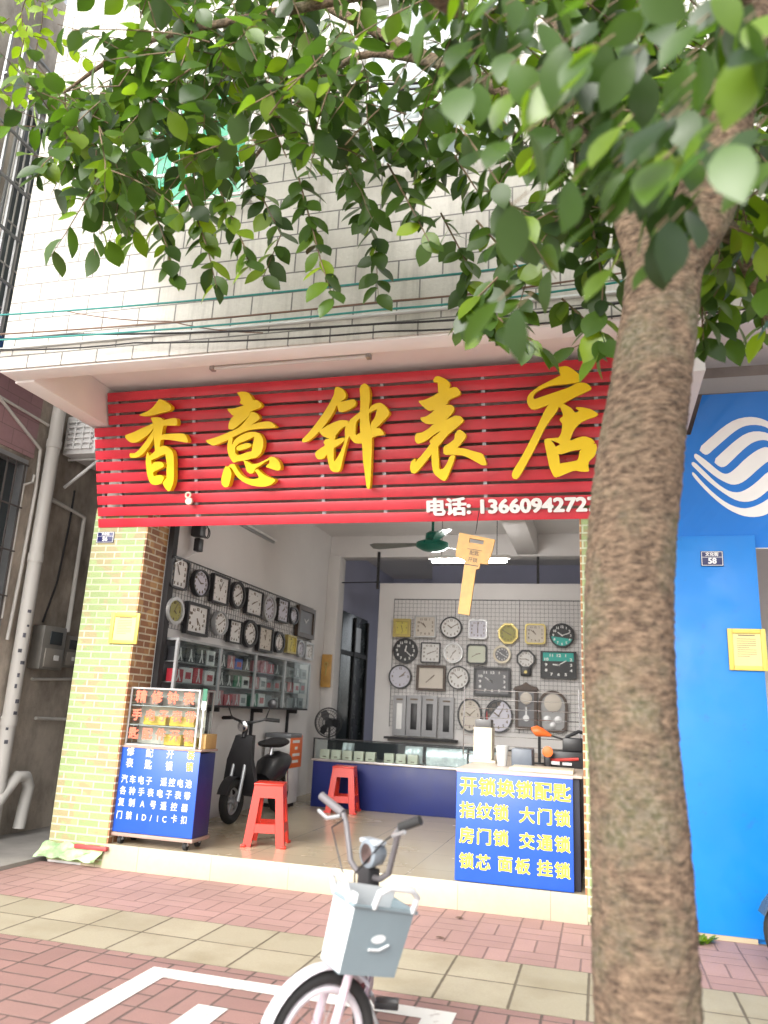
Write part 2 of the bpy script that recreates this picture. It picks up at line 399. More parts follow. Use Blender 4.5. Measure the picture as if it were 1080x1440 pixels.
# inner walls
part('interior_wall', MB().box((XC-.2, 5.82, ZF), (XC, 10.2, ZC)), INNER_WALL, B)
part('interior_wall', MB().box((XR, 5.82, ZF), (XR+.12, 14, ZC)), INNER_WALL, B)
part('column', MB().box((XC+.001, 9.95, ZF), (XC+.17, 10.2, 3.285), .006), WHITE_WALL, B)
part('ceiling', MB().box((XL, 5.60, ZC), (5, 14.2, ZC+.12)), INNER_WALL, B)
part('beam', MB().box((XC+.001, YB, 3.28), (XR-.001, YB+.25, ZC-.001), .004), INNER_WALL, B)
part('beam', MB().box((-1.0, 5.82, 3.30), (-.74, YB-.001, ZC-.001), .004), INNER_WALL, B)
part('partition_wall', MB().box((-2.86, YB+.02, ZF), (XR-.001, YB+.10, 2.92), .003), INNER_WALL, B)
part('interior_wall', MB().box((XC-.2, 10.201, ZF), (XC, 14, ZC)), BLUE_WALL, B)
part('interior_wall', MB().box((XC-.2, 13.5, ZF), (-2.9, 13.6, ZC)).box((-2.9, 13.5, ZF), (XR, 13.6, 1.0)).box((-2.9, 13.5, 3.25), (XR, 13.6, ZC)), BLUE_WALL, B)
part('beam', MB().box((-2.6, 12.2, 3.2), (XR-.001, 12.45, ZC-.001)), BLUE_WALL, B)
d = part('door', MB().box((XC+.001, 10.5, ZF), (XC+.03, 11.9, 2.62), .004), mat('dark_green_door', (.012, .022, .02), .25, .2), B)
fr_ = MB()
for y in (10.5, 11.17, 11.84): fr_.box((XC+.031, y, ZF), (XC+.06, y+.06, 2.58), .003)
fr_.box((XC+.031, 10.56, 2.0), (XC+.05, 11.84, 2.06)); part('frame', fr_, BLACKM, d)
part('pane', MB().box((XC+.031, 11.25, 2.08), (XC+.036, 11.55, 2.45)), mat('pane_painted_lit', (.45, .47, .5), .2, .2, 3), d)  # pale colour stands in for light behind the pane
# shutter rails in the opening
part('shutter_rail', MB().box((XC+.0005, 5.822, ZF), (XC+.05, 5.90, 2.80)), BLACKM, B)
# header behind the sign, soffit with its edge beams
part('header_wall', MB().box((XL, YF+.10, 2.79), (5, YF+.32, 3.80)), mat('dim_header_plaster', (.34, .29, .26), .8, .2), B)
part('ceiling_slab', MB().box((XL+.001, YU+.15, 3.78), (5, YF+.1, 3.9)), SOFFIT, B)
part('edge_beam', MB().box((XL, YU+.012, 3.47), (5, YU+.17, 3.779), .006), SOFFIT, B)
part('edge_beam', MB().box((XL, YU+.171, 3.455), (XL+.17, YF+.099, 3.779), .006), SOFFIT, B)
part('edge_beam', MB().box((.42, YU+.171, 3.20), (.62, YF+.099, 3.779), .006), WHITE_WALL, B)
# upper floor
zt = 7.3
wins = [(-3.22, 4.66, -2.30, 5.75, 'green'), (-1.50, 4.72, -.45, 6.15, 'white')]
up = MB()
xs = sorted({XL, 6.0} | {w[0] for w in wins} | {w[2] for w in wins})
for a, b in zip(xs, xs[1:]):
    w = [w for w in wins if w[0] <= a+1e-6 and w[2] >= b-1e-6]
    segs = [(3.645, w[0][1]), (w[0][3], zt)] if w else [(3.645, zt)]
    for z0, z1 in segs: up.box((a, YU, z0), (b, YU+.2, z1))
uw = part('upper_wall', up, TILE_WALL, B)
part('wall_base', MB().box((XL-.006, YU-.008, 3.482), (6, YU+.010, 3.628), .002), TILE_WALL, B)
part('ledge', MB().box((XL-.015, YU-.03, 3.629), (6, YU+.011, 3.644), .003), mat('pale_ledge', (.62, .64, .63), .4, .1), B)
part('side_wall', MB().box((XL, YU+.201, 3.79), (XL+.2, 14, zt)), CONC, B)
part('roof', MB().box((XL, YU+.201, zt-.2), (6, 14, zt-.01)), CONC, B)
for w in wins:
    x0, z0, x1, z1, kind = w
    f = MB()
    for a, b, c, d_ in ((x0, z0, x0+.05, z1), (x1-.05, z0, x1, z1), (x0+.051, z1-.05, x1-.051, z1), (x0+.051, z0, x1-.051, z0+.05)): f.box((a+.001, YU+.06, b+.001), (c-.001, YU+.12, d_-.001))
    f.box(((x0+x1)/2-.02, YU+.062, z0+.051), ((x0+x1)/2+.02, YU+.118, z1-.051))
    wo = part('window', f, WHITE, B)
    part('pane', MB().box((x0+.05, YU+.085, z0+.05), (x1-.05, YU+.09, z1-.05)),
         mat('green_window_film', (.02, .36, .20), .25, .15, 3) if kind == 'green' else mat('pale_window_glass', (.34, .40, .42), .15, .25, 2), wo)
    part('dim_room_sheet', MB().box((x0-.1, YU+.21, z0-.1), (x1+.1, YU+.22, z1+.1)), mat('dim_room', (.12, .13, .13), .8), wo)  # dark sheet painted as the unlit room behind the panes
    gmb = MB(); d0 = .10
    n = 7 if kind == 'green' else 9
    for i in range(n+1):
        x = x0-.03 + (x1-x0+.06)*i/n; gmb.box((x-.009, YU-d0-.018, z0-.06), (x+.009, YU-d0, z1+.06))
    for j in range(6):
        z = z0-.05 + (z1-z0+.1)*j/5; gmb.box((x0-.05, YU-d0+.0005, z-.010), (x1+.05, YU-d0+.018, z+.010))
        for x in (x0-.04, x1+.04): gmb.box((x-.009, YU-d0+.019, z-.009), (x+.009, YU-.001, z+.009))
    part('security_grille', gmb, WHITE, wo)

# ================================================================ NEIGHBOUR ACROSS THE ALLEY
XN = -5.06
NB = thing('neighbour_building', 'grimy concrete building with pink tiles and pipes across the narrow alley', 'building', (-7, 6, 0))
DIRTY = (lambda k: (lambda p: (k.bump(k.noise(40, p, 5), .4, .01), k.fin(k.mix(k.ramp(k.noise(1.7, k.comb(k.sep(p)[0], k.sep(p)[1], k.math('MULTIPLY', k.sep(p)[2], .55)), 7, .68), .40, .66), k.mix(k.ramp(k.noise(4, p, 6), .35, .7), (.60, .535, .455), (.44, .385, .325)), (.20, .17, .14)), .85))[1])(k.pos()))(N('grimy_concrete'))
PINK = bricks('pink_wall_tile', 'yz', ((.42, .25, .26), (.36, .21, .23)), (.22, .14, .15), .30, .15, .004, rough=.4, bumpst=.3, shift=(0, .05))
part('wall', MB().box((-12, 3.9, 0), (XN-.2, 5.64, 8)).box((XN-.2, 3.9, 0), (XN, 4.8, 8)).box((XN-.2, 5.64, 0), (XN, 16, 8)).box((XN-.2, 4.8, 0), (XN, 5.64, 1.6)).box((XN-.2, 4.8, 3.32), (XN, 5.64, 4.05)).box((XN-.2, 4.8, 6.6), (XN, 5.64, 8)), DIRTY, NB)
part('tile_cladding', MB().box((XN+.001, 3.9, 3.36), (XN+.014, 5.70, 4.02)), PINK, NB)
part('tile_cladding', MB().box((XN+.001, 3.9, .7), (XN+.014, 4.78, 3.35)), PINK, NB)
def side_window(z0, z1, lab, tint):
    f = MB()
    for y in (4.8, 5.59): f.box((XN-.1, y, z0), (XN+.02, y+.05, z1))
    for z in (z0, z1-.05): f.box((XN-.1, 4.851, z), (XN+.02, 5.589, z+.05))
    f.box((XN-.09, 5.2, z0+.051), (XN-.04, 5.24, z1-.051))
    w = part('window', f, GREYM, NB, lab)
    part('pane', MB().box((XN-.08, 4.85, z0+.05), (XN-.07, 5.59, z1-.05)), tint, w)
    gm = MB(); x = XN+.03
    for i in range(8): y = 4.82+.77*i/7; gm.box((x, y-.006, z0+.05), (x+.012, y+.006, z1-.05))
    k = int((z1-z0)/.38)
    for j in range(k+1): z = z0+.06+(z1-z0-.12)*j/k; gm.box((x+.013, 4.8, z-.006), (x+.025, 5.62, z+.006))
    part('security_grille', gm, mat('dull_grille', (.10, .09, .085), .6) if z0 < 3 else PIPE, w)
side_window(1.6, 3.32, 'dark window behind a rusty grille', WINGLASS)
side_window(4.05, 6.6, 'tall barred window of the upper floor', mat('grey_window_glass', (.16, .19, .20), .12, .3, 2))
# steel cage in front of the upper window
cg = MB(); xc = XN+.34
for i in range(7): y = 4.25+.9*i/6; cg.box((xc, y-.011, 4.1), (xc+.022, y+.011, 6.7))
for j in range(7): z = 4.1+2.6*j/6; cg.box((xc+.023, 4.24, z-.01), (xc+.045, 5.17, z+.01)); cg.box((XN+.015, 5.14, z-.01), (xc, 5.16, z+.01))
part('cage', cg, GREYM, NB)
part('cage_base', MB().box((XN+.016, 4.24, 4.05), (xc+.02, 5.17, 4.085)), mat('blue_sheet', (.03, .12, .36), .4), NB)

# pipes, conduits, meters on that wall
def pipe(name, pts, r, label, collars=(), cat='pipe', group=None, n=14, m=PIPE):
    pts = [Vector(p) for p in pts]; lo = min(pts, key=lambda p: p.z)
    t = thing(name, label, cat, lo, group); mb = MB().tube(pts, r, n); part('tube', mb, m, t)
    for z in collars: part('collar', MB().cyl((pts[0].x, pts[0].y, z-.04), (pts[0].x, pts[0].y, z+.04), r*1.12, n), m, t)
    return t
pv = XN+.085
yp = atx(80, 600, pv).y
dp = pipe('drainpipe', [(pv, yp, .06), (pv, yp, 3.95)], .062, 'thick white drainpipe plastered with small stickers, running down the alley wall', (3.55, 2.45, 1.0, .45))
stk = MB()
random.seed(3)
for i in range(11):
    z = 1.95-.11*i-random.uniform(0, .04); w = random.uniform(.3, .7); h = random.uniform(.02, .04); a0 = R(-75)+random.uniform(0, .9)
    for k in range(4):
        a, b = a0+w*k/4, a0+w*(k+1)/4; r = .0645
        stk.quad(*[(pv+r*math.cos(t), yp+r*math.sin(t), zz) for t, zz in ((a, z), (b, z), (b, z+h), (a, z+h))])
part('sticker', stk, mat('inked_sticker', (.10, .10, .12), .6, .6, 30), dp)
p1 = [atx(x, y, XN+.03) for x, y in ((0, 560), (57, 632), (50, 690), (30, 800), (10, 900))]
pipe('conduit', p1, .016, 'thin white conduit bending from the pink tiles down beside the dark window', cat='conduit', n=10)
p2 = [atx(x, y, XN+.03) for x, y in ((48, 668), (46, 678), (33, 682), (20, 760), (2, 870))]
pipe('conduit', p2, .013, 'thinner grey conduit with a small double bend beside the dark window', cat='conduit', n=10)
p3 = [atx(x, y, XN+.03) for x, y in ((-10, 552), (68, 598))]
pipe('conduit', p3, .014, 'straight pale conduit crossing the pink tiles toward the drainpipe', cat='conduit', n=10)
# u-shaped trap at the foot
tb = [atx(x, y, XN+.12) for x, y in ((-12, 1140), (8, 1112), (24, 1092), (36, 1092), (40, 1106), (34, 1130), (26, 1165))]
tb = [Vector((p.x, p.y, max(p.z, .03))) for p in tb]
pipe('waste_pipe', tb, .052, 'fat white waste pipe with a hooked bend at the foot of the alley wall', n=14)
# meter boxes
def box_from(px0, py0, px1, py1, depth, x):
    a = atx(px0, py0, x); b = atx(px1, py1, x); y0, y1 = sorted((a.y, b.y)); z0, z1 = sorted((a.z, b.z)); return y0, y1, z0, z1
METER = mat('meter_box_plastic', (.20, .19, .17), .45, .15)
def meter(y0, y1, z0, z1, d, label):
    t = thing('electricity_meter', label, 'meter', (XN, (y0+y1)/2, z0), 'meters on the alley wall')
    part('box', MB().box((XN+.002, y0, z0), (XN+d, y1, z1), .012), METER, t)
    h = z1-z0; w = y1-y0
    part('display', MB().box((XN+d+.001, y0+w*.28, z0+h*.58), (XN+d+.008, y1-w*.2, z0+h*.88), .002), WINGLASS, t)
    part('cover', MB().box((XN+d+.001, y0+w*.12, z0+h*.06), (XN+d+.014, y1-w*.12, z0+h*.48), .004), mat('meter_cover', (.25, .23, .20), .4, .1), t)
    part('label_plate', MB().box((XN+d+.0145, y0+w*.5, z0+h*.22), (XN+d+.017, y0+w*.72, z0+h*.34)), LETTER_W, t)
meter(6.06, 6.38, 1.46, 1.86, .14, 'large grey electricity meter box on the stained alley wall')
meter(6.42, 6.62, 1.50, 1.80, .11, 'smaller grey electricity meter box farther along the stained alley wall')
# conduit frame running behind the pillar
pipe('conduit', [(XN+.03, 6.52, 1.84), (XN+.03, 6.52, 3.0), (XN+.03, 6.0, 3.05)], .022, 'white conduit rising from the smaller meter and turning along the wall', cat='conduit', n=10)
pipe('conduit', [atx(50, 1010, XN+.03), atx(100, 1012, XN+.03)], .016, 'short white conduit lying level below the meters', cat='conduit', n=10)
pipe('conduit', [atx(45, 955, XN+.03), atx(115, 955, XN+.03)], .014, 'level grey conduit just under the meter boxes', cat='conduit', n=10)
cw = [atx(105, 690, XN+.03), atx(97, 740, XN+.03), atx(80, 820, XN+.03), atx(60, 875, XN+.03)]
o = single('cable', MB().tube(cw, .010, 8), BLACKM, 'black cable slanting down the alley wall to the larger meter', 'cable')
# air conditioner high on the wall
a0 = atx(120, 612, XN+.25)
ac = thing('air_conditioner', 'white louvred air conditioner high on the alley wall', 'air conditioner', (XN+.2, a0.y, a0.z-.12))
part('housing', MB().box((XN+.03, a0.y-.02, a0.z-.2), (XN+.40, a0.y+.65, a0.z+.2), .015), WHITE, ac)
lv = MB()
for i in range(6): z = a0.z-.15+.055*i; lv.box((XN+.06, a0.y-.04, z), (XN+.37, a0.y-.021, z+.026))
for i in range(4): x = XN+.07+.09*i; lv.box((x, a0.y-.05, a0.z-.16), (x+.012, a0.y-.041, a0.z+.17))
part('louvre', lv, WHITE, ac)
part('bracket', MB().tube([(XN+.02, a0.y+.1, a0.z-.5), (XN+.38, a0.y+.1, a0.z-.22)], .016, 8).tube([(XN+.02, a0.y+.1, a0.z-.215), (XN+.38, a0.y+.1, a0.z-.215)], .012, 8), WHITE, ac)

# ================================================================ THE RED SIGN
SB, ST = Vector((0, 5.485, 2.632)), Vector((0, 5.155, 3.735))     # bottom and top edge of the leaning sign
SU = (ST-SB).normalized(); SN = SU.cross(Vector((1, 0, 0))) ; SN = -SN if SN.y > 0 else SN
SLEN = (ST-SB).length
def sp(px, py, off=0.0): return at_plane(px, py, SB+SN*off, SN)
def sv(x, t, off=0.0): return Vector((x, 0, 0)) + SB + SU*t + SN*off
SG = thing('shop_sign', 'red slatted shop sign with large yellow Chinese characters over the clock shop', 'sign', (-2, 5.485, 2.632))
npit = 12; pitch = SLEN/npit; sh = pitch*.775
xl, xrt = -4.075, .36
for i in range(npit):
    t0 = i*pitch; x0 = xl if i < 9 else -3.935
    z_top = sv(0, t0+sh).z
    x1 = xrt
    mb = MB().box((x0, -.004, t0), (x1, .018, t0+sh), .002)
    mb.xf(frame_M(SB, (1, 0, 0), SU) @ Matrix(((1, 0, 0, 0), (0, 0, 1, 0), (0, -1, 0, 0), (0, 0, 0, 1))))
    part('slat', mb, RED, SG)
def sbox(mb, x0, t0, x1, t1, o0, o1):
    P = [sv(x, t, o) for o in (o0, o1) for x, t in ((x0, t0), (x1, t0), (x1, t1), (x0, t1))]
    mb.prism(P[:4], P[4]-P[0]); return mb
for x in (-4.03, -3.86, -3.15, -2.05, -1.55, -.78, .02):
    part('batten', sbox(MB(), x-.014, .01, x+.014, SLEN-.02 if x > -4 else 9*pitch-.03, -.05, -.0195), GREYM, SG)
def char(name, ox, oy, sc, strokes):
    ds = 0.070
    mb = MB()
    for i, s_ in enumerate(strokes):
        pl = [sp(ox+x/sc, oy+y/sc, .085) for x, y in s_]
        if len(pl) < 3: continue
        # round the outline once (corner cutting) so that strokes read as brush strokes
        q = []
        for a, b in zip(pl, pl[1:]+pl[:1]): q += [a*.8+b*.2, a*.2+b*.8]
        e = i*.0011
        mb.prism([p-SN*.056+SN*0 for p in q], SN*(.052+e))
    part('character', mb, YELLOW, SG, smooth=25)
XIANG = [[(570,185),(620,205),(690,250),(725,285),(720,320),(690,345),(600,365),(480,395),(390,410),(320,400),(325,385),(430,340),(490,295),(530,245)],
 [(460,425),(540,418),(590,425),(625,455),(635,470),(630,520),(615,560),(605,650),(590,720),(580,790),(575,830),(520,860),(510,760),(500,640),(495,590),(490,495),(478,460)],
 [(600,470),(640,455),(700,440),(770,428),(795,440),(805,490),(795,528),(700,525),(625,525),(600,540)],
 [(500,495),(420,530),(330,570),(250,610),(135,650),(150,690),(200,735),(240,745),(300,735),(360,690),(420,650),(490,585)],
 [(500,585),(465,635),(400,730),(330,820),(270,875),(230,880),(210,870),(200,890),(205,930),(250,938),(310,925),(370,885),(430,810),(500,700),(510,600)],
 [(590,650),(640,635),(760,625),(880,625),(915,655),(935,700),(940,745),(850,730),(740,710),(620,700),(585,710)],
 [(425,855),(405,950),(410,1050),(425,1150),(450,1230),(480,1270),(540,1280),(600,1260),(615,1240),(640,1180),(600,1150),(550,1155),(505,1170),(500,1100),(480,1000),(475,960),(500,955),(470,930),(440,880)],
 [(455,910),(520,850),(580,800),(620,780),(670,785),(720,830),(750,880),(740,950),(660,890),(620,895),(560,930),(480,960)],
 [(655,885),(665,950),(675,1020),(670,1110),(672,1190),(650,1215),(620,1245),(640,1300),(700,1370),(745,1290),(765,1200),(765,1000),(760,900),(740,840),(690,800)],
 [(490,1000),(550,980),(600,985),(635,1010),(640,1040),(610,1065),(540,1095),(490,1120)]]
YI = [[(435,185),(480,172),(545,172),(590,205),(620,250),(630,300),(540,340),(465,305),(485,275),(475,235)],
 [(315,372),(400,370),(480,345),(530,325),(560,290),(620,265),(680,270),(735,325),(710,360),(610,400),(520,440),(400,465)],
 [(400,455),(360,500),(340,560),(340,612),(400,615),(440,580),(520,510),(575,465),(600,400),(500,420)],
 [(600,405),(640,410),(690,440),(708,480),(690,505),(625,550),(590,580),(470,610),(400,625),(460,595),(510,550),(575,470)],
 [(70,742),(150,720),(240,690),(360,640),(470,595),(600,565),(700,530),(810,515),(860,540),(910,590),(820,600),(700,605),(560,625),(440,680),(330,740),(240,780),(165,805),(110,780)],
 [(345,725),(330,790),(330,860),(350,930),(400,1005),(440,990),(450,915),(420,890),(425,830),(400,790),(385,790),(395,700)],
 [(385,790),(430,720),(500,675),(580,645),(650,640),(710,660),(740,710),(660,740),(650,690),(600,720),(540,750),(470,770),(430,810),(410,850)],
 [(650,680),(720,670),(755,740),(750,820),(720,900),(660,950),(590,955),(600,880),(620,860),(625,800),(640,740)],
 [(440,920),(500,905),(560,880),(610,870),(660,900),(600,960),(520,980),(450,985),(400,1005),(410,950)],
 [(440,820),(480,795),(560,770),(600,780),(620,800),(590,825),(520,850),(445,865)],
 [(315,1035),(285,1100),(265,1180),(265,1250),(300,1290),(345,1285),(370,1200),(385,1120),(350,1040),(330,1055)],
 [(345,1050),(370,1020),(410,1015),(430,1040),(450,1080),(500,1150),(570,1190),(650,1195),(705,1180),(690,1140),(650,1090),(690,1075),(730,1120),(800,1165),(890,1195),(895,1215),(850,1260),(760,1285),(640,1275),(520,1230),(440,1160),(400,1090),(380,1060)],
 [(520,975),(570,985),(620,1020),(700,1010),(760,980),(790,965),(840,930),(890,940),(940,990),(960,1050),(950,1090),(910,1095),(850,1075),(775,1050),(830,1005),(825,970),(790,985),(720,1035),(660,1070),(640,1120),(600,1135),(560,1100),(545,1040)]]
ZHONG = [[(410,95),(455,95),(495,125),(518,165),(510,205),(460,235),(430,260),(400,330),(350,410),(280,500),(210,570),(150,615),(95,622),(100,590),(160,530),(240,430),(310,330),(370,230),(400,170)],
 [(440,240),(500,230),(590,207),(612,240),(600,275),(540,315),(480,335),(445,330),(430,265)],
 [(255,515),(330,465),(400,430),(470,408),(545,415),(530,470),(490,475),(450,510),(420,555),(350,585),(290,560)],
 [(345,575),(420,550),(410,590),(400,680),(400,800),(415,795),(460,720),(505,610),(505,480),(545,420),(550,560),(530,600),(490,760),(460,900),(400,905),(365,880),(340,780),(335,720)],
 [(300,620),(330,585),(350,590),(345,620),(400,600),(500,570),(505,600),(460,640),(390,680),(340,730),(300,780),(250,785),(225,750),(225,715),(270,680),(320,650)],
 [(545,415),(600,370),(650,330),(740,300),(800,300),(760,330),(730,345),(650,390),(610,430),(605,560),(650,530),(740,500),(830,480),(870,520),(880,550),(800,560),(740,590),(660,635),(600,630),(560,590),(540,540)],
 [(740,285),(800,250),(850,245),(900,285),(935,345),(900,390),(840,450),(800,490),(760,520),(750,440),(790,390),(815,300),(760,330)],
 [(645,95),(690,60),(720,75),(745,130),(745,220),(735,300),(735,400),(755,480),(765,600),(760,760),(755,900),(745,1060),(715,1065),(700,950),(680,800),(670,640),(650,520),(650,330),(655,220)]]
BIAO = [[(375,200),(395,155),(430,143),(490,165),(540,195),(565,235),(550,290),(430,330),(430,260),(425,210),(390,215)],
 [(210,415),(280,405),(360,370),(430,325),(520,290),(600,262),(640,270),(670,310),(675,345),(600,380),(545,405),(535,450),(400,510),(330,525),(270,480)],
 [(235,595),(300,585),(360,545),(400,500),(480,460),(580,455),(605,485),(605,525),(550,590),(515,625),(440,660),(380,665),(300,665),(250,630)],
 [(195,765),(260,755),(330,715),(380,665),(500,630),(580,590),(620,572),(680,580),(715,630),(660,680),(590,740),(530,790),(490,840),(440,905),(380,900),(330,855),(380,810),(470,735),(400,770),(300,850),(210,885),(180,850),(180,800)],
 [(375,800),(420,800),(490,790),(470,860),(400,950),(340,1020),(270,1110),(210,1180),(175,1205),(140,1195),(125,1140),(140,1070),(185,1035),(190,1060),(175,1085),(240,1020),(320,920),(370,850)],
 [(360,900),(430,900),(435,950),(440,1050),(445,1160),(490,1150),(530,1090),(560,1010),(620,1000),(600,1080),(560,1180),(515,1285),(470,1275),(390,1210),(370,1150),(360,1050)],
 [(490,910),(560,870),(610,830),(615,770),(660,720),(715,755),(740,790),(720,830),(680,880),(640,925),(720,930),(800,955),(915,985),(940,1040),(965,1110),(910,1115),(850,1080),(760,1030),(690,1005),(600,1000),(490,1000)]]
DIAN = [[(565,110),(650,97),(700,120),(760,165),(805,215),(780,250),(700,265),(600,275),(500,285),(430,310),(360,350),(335,390),(345,415),(300,500),(275,440),(280,390),(320,340),(400,285),(480,245),(560,205),(600,185),(575,145)],
 [(345,415),(430,385),(550,345),(680,300),(760,255),(830,258),(870,280),(895,315),(840,345),(740,390),(620,455),(590,500),(500,460),(420,490),(350,515),(300,500),(300,420)],
 [(500,455),(580,490),(560,530),(500,610),(440,700),(370,850),(300,980),(230,1110),(185,1175),(145,1170),(130,1130),(150,1080),(220,970),(300,820),(380,660),(430,550),(470,480)],
 [(590,490),(620,455),(660,475),(700,500),(735,545),(775,525),(730,490),(800,490),(890,510),(960,555),(930,580),(850,605),(780,640),(720,710),(690,790),(670,850),(560,800),(600,745),(615,650),(580,605),(625,570)],
 [(445,790),(500,795),(550,860),(580,945),(590,1030),(640,1080),(560,1160),(530,1150),(490,1060),(465,940),(440,820)],
 [(445,790),(560,780),(640,775),(690,810),(750,780),(820,765),(890,785),(930,830),(790,895),(720,900),(580,945),(545,900),(550,865),(600,840),(500,800)],
 [(780,890),(930,825),(943,880),(925,950),(865,1005),(860,1050),(870,1100),(820,1105),(740,1000),(765,980)],
 [(585,1025),(680,1010),(755,995),(820,1000),(850,1060),(870,1100),(810,1105),(730,1090),(650,1120),(560,1160),(530,1120)]]
char('xiang', 160, 540, 9.0, XIANG); char('yi', 280, 530, 8.3077, YI); char('zhong', 410, 530, 6.75, ZHONG)
char('biao', 560, 510, 7.714, BIAO); char('dian', 700, 500, 6.75, DIAN)
ta, tb_ = sp(600, 713, .02), sp(843, 712, .02)
tm = frame_M((ta+tb_)/2, (1, 0, 0), SU)
w_ = (tb_-ta).length
tt = text_mb('电话: 13660942727', .135, tm, .006, .02)
xsn = [(tm.inverted() @ v.co).x for v in tt.bm.verts]; sc_ = w_/(max(xsn)-min(xsn)); mid = (max(xsn)+min(xsn))/2
tt.xf(tm @ Matrix.Diagonal((sc_, 1.02, 1, 1)) @ Matrix.Translation((-mid, 0, 0)) @ tm.inverted())
part('phone_number', tt, LETTER_W, SG)
hk = sp(265, 700, .05)
t = single('padlock', MB().torus(frame_M(hk+Vector((0, -.01, .02)), (1, 0, .3), (0, 0, 1)), .022, .008, 16, 6).lathe([(.03, -.012), (.034, 0), (.03, .012)], n=16, M=frame_M(hk-Vector((-.01, 0, .03)), (1, 0, 0), (0, 0, 1))), CREAM, 'small cream ring lock hooked on the red slats below the first character', 'lock')
# tube lamp under the soffit, unlit
fa, fb = atz(298, 517, 3.735), atz(522, 497, 3.735)
fy = (fa.y+fb.y)/2
t = thing('batten_lamp', 'unlit white batten lamp under the soffit above the red sign', 'lamp', ((fa.x+fb.x)/2, fy, 3.70))
part('housing', MB().box((fa.x, fy-.03, 3.735), (fb.x, fy+.03, 3.779), .004), WHITE, t)
part('tube', MB().cyl((fa.x+.04, fy-.01, 3.715), (fb.x-.04, fy-.01, 3.715), .014, 12), mat('unlit_tube', (.75, .75, .75), .3, .03), t)
for x in (fa.x+.02, fb.x-.02): part('end_cap', MB().box((x-.018, fy-.03, 3.70), (x+.018, fy+.02, 3.734), .003), GREYM, t)
# cables strung along the front
GREENC = mat('teal_cable', (.02, .22, .20), .5, .1); BROWNC = mat('brown_cable', (.16, .09, .06), .6, .1)
def cable(pts, y, r, m, label, ext=True):
    P = [aty(x, yy, y) for x, yy in pts]
    if ext:
        d0 = (P[0]-P[1]).normalized(); d1 = (P[-1]-P[-2]).normalized(); P = [P[0]+d0*1.2] + P + [P[-1]+d1*2.5]
    Q = []
    for a, b in zip(P, P[1:]):
        for i in range(6): t = i/6; Q.append(a.lerp(b, t)+Vector((0, 0, -.02*4*t*(1-t))))
    Q.append(P[-1])
    single('cable', MB().tube(Q, r, 6), m, label, 'cable', 'cables strung along the tiled front')
cable([(0, 443), (540, 395), (880, 350)], 4.02, .007, GREENC, 'uppermost of the two teal cables across the tiled front')
cable([(0, 478), (540, 435), (880, 395)], 4.04, .007, GREENC, 'lower of the two teal cables across the tiled front')
cable([(0, 470), (540, 424), (880, 383)], 4.06, .006, BROWNC, 'thin brown cable between the two teal cables')
cable([(100, 470), (540, 455), (880, 425), (1080, 396)], 4.08, .007, BLACKM, 'black cable just below the teal cables, running on past the trunk')
cable([(190, 482), (540, 466), (880, 443), (1080, 430)], 4.10, .006, BLACKM, 'black cable along the ledge of the tiled front')
cable([(95, 438), (240, 452), (370, 468)], 4.12, .004, BROWNC, 'thin loose wire sagging diagonally across the left tiles', False)
cable([(400, 138), (540, 118), (660, 106)], 3.98, .010, BLACKM, 'thick black cable crossing the barred upper window')
cable([(410, 144), (540, 126), (660, 114)], 3.96, .008, BLACKM, 'thinner black cable just under the one crossing the upper window')

# ================================================================ BLUE BANNER OF THE NEXT SHOP
BSG = thing('shop_banner', 'azure blue banner with a white wave emblem on the next shop', 'sign', (.8, 5.485, 2.43))
def bp(px, py, off=0.0): return at_plane(px, py, SB+SN*off, SN)
outl = [bp(940, 771), bp(962, 640), bp(950, 612), bp(972, 612), bp(987, 556), bp(1080, 548), bp(1130, 544), bp(1150, 771)]
far_b, far_t = Vector((3.6, *bp(1080, 770)[1:])), Vector((3.6, *bp(1080, 548)[1:]))
outl = [Vector((.48, *bp(940, 771)[1:])), Vector((.48, *bp(960, 612)[1:])), Vector((bp(971, 612).x, *bp(960, 612)[1:])), bp(987, 556), far_t, far_b]
part('canvas', MB().prism(outl, SN*.02), MOBILE, BSG)
part('hem', MB().tube([outl[0]+SN*.012, outl[-1]+SN*.012], .008, 8), LETTER_W, BSG)
EM = [[(230,505),(330,415),(430,330),(520,275),(620,255),(700,262),(775,290),(860,345),(960,430),(1010,480),(960,520),(870,430),(775,340),(700,318),(620,320),(560,340),(500,380),(430,440),(350,510),(310,548),(280,552)],
 [(345,600),(430,520),(520,440),(600,385),(680,365),(775,380),(850,430),(940,520),(1060,640),(1050,670),(930,580),(840,490),(775,440),(730,435),(680,445),(630,470),(560,530),(480,610),(440,645),(400,648)],
 [(200,545),(220,542),(300,600),(380,670),(430,700),(470,697),(520,660),(600,580),(680,520),(740,492),(775,492),(840,520),(960,640),(1060,740),(1050,770),(900,650),(820,590),(775,600),(700,660),(620,735),(560,775),(500,787),(440,765),(370,725),(290,660),(220,595),(200,570)],
 [(180,610),(200,605),(270,670),(350,750),(420,805),(480,838),(550,845),(610,820),(680,770),(775,680),(830,660),(900,720),(960,770),(920,790),(850,760),(775,830),(700,890),(640,915),(570,918),(500,895),(400,830),(300,750),(210,660),(180,630)],
 [(183,685),(200,690),(260,760),(340,840),(420,905),(500,950),(580,970),(650,960),(720,930),(775,895),(860,830),(940,840),(880,930),(775,1010),(720,1030),(650,1037),(570,1025),(480,985),(400,930),(310,850),(230,765),(185,710)]]
em = MB(); em2 = MB()
for i, s_ in enumerate(EM):
    pl = [bp(940+x/5.5357, 540+y/5.5357, .021) for x, y in s_]
    q = []
    for a, b in zip(pl, pl[1:]+pl[:1]): q += [a*.75+b*.25, a*.25+b*.75]
    em.prism(q, SN*.003)
part('emblem', em, LETTER_W, BSG)

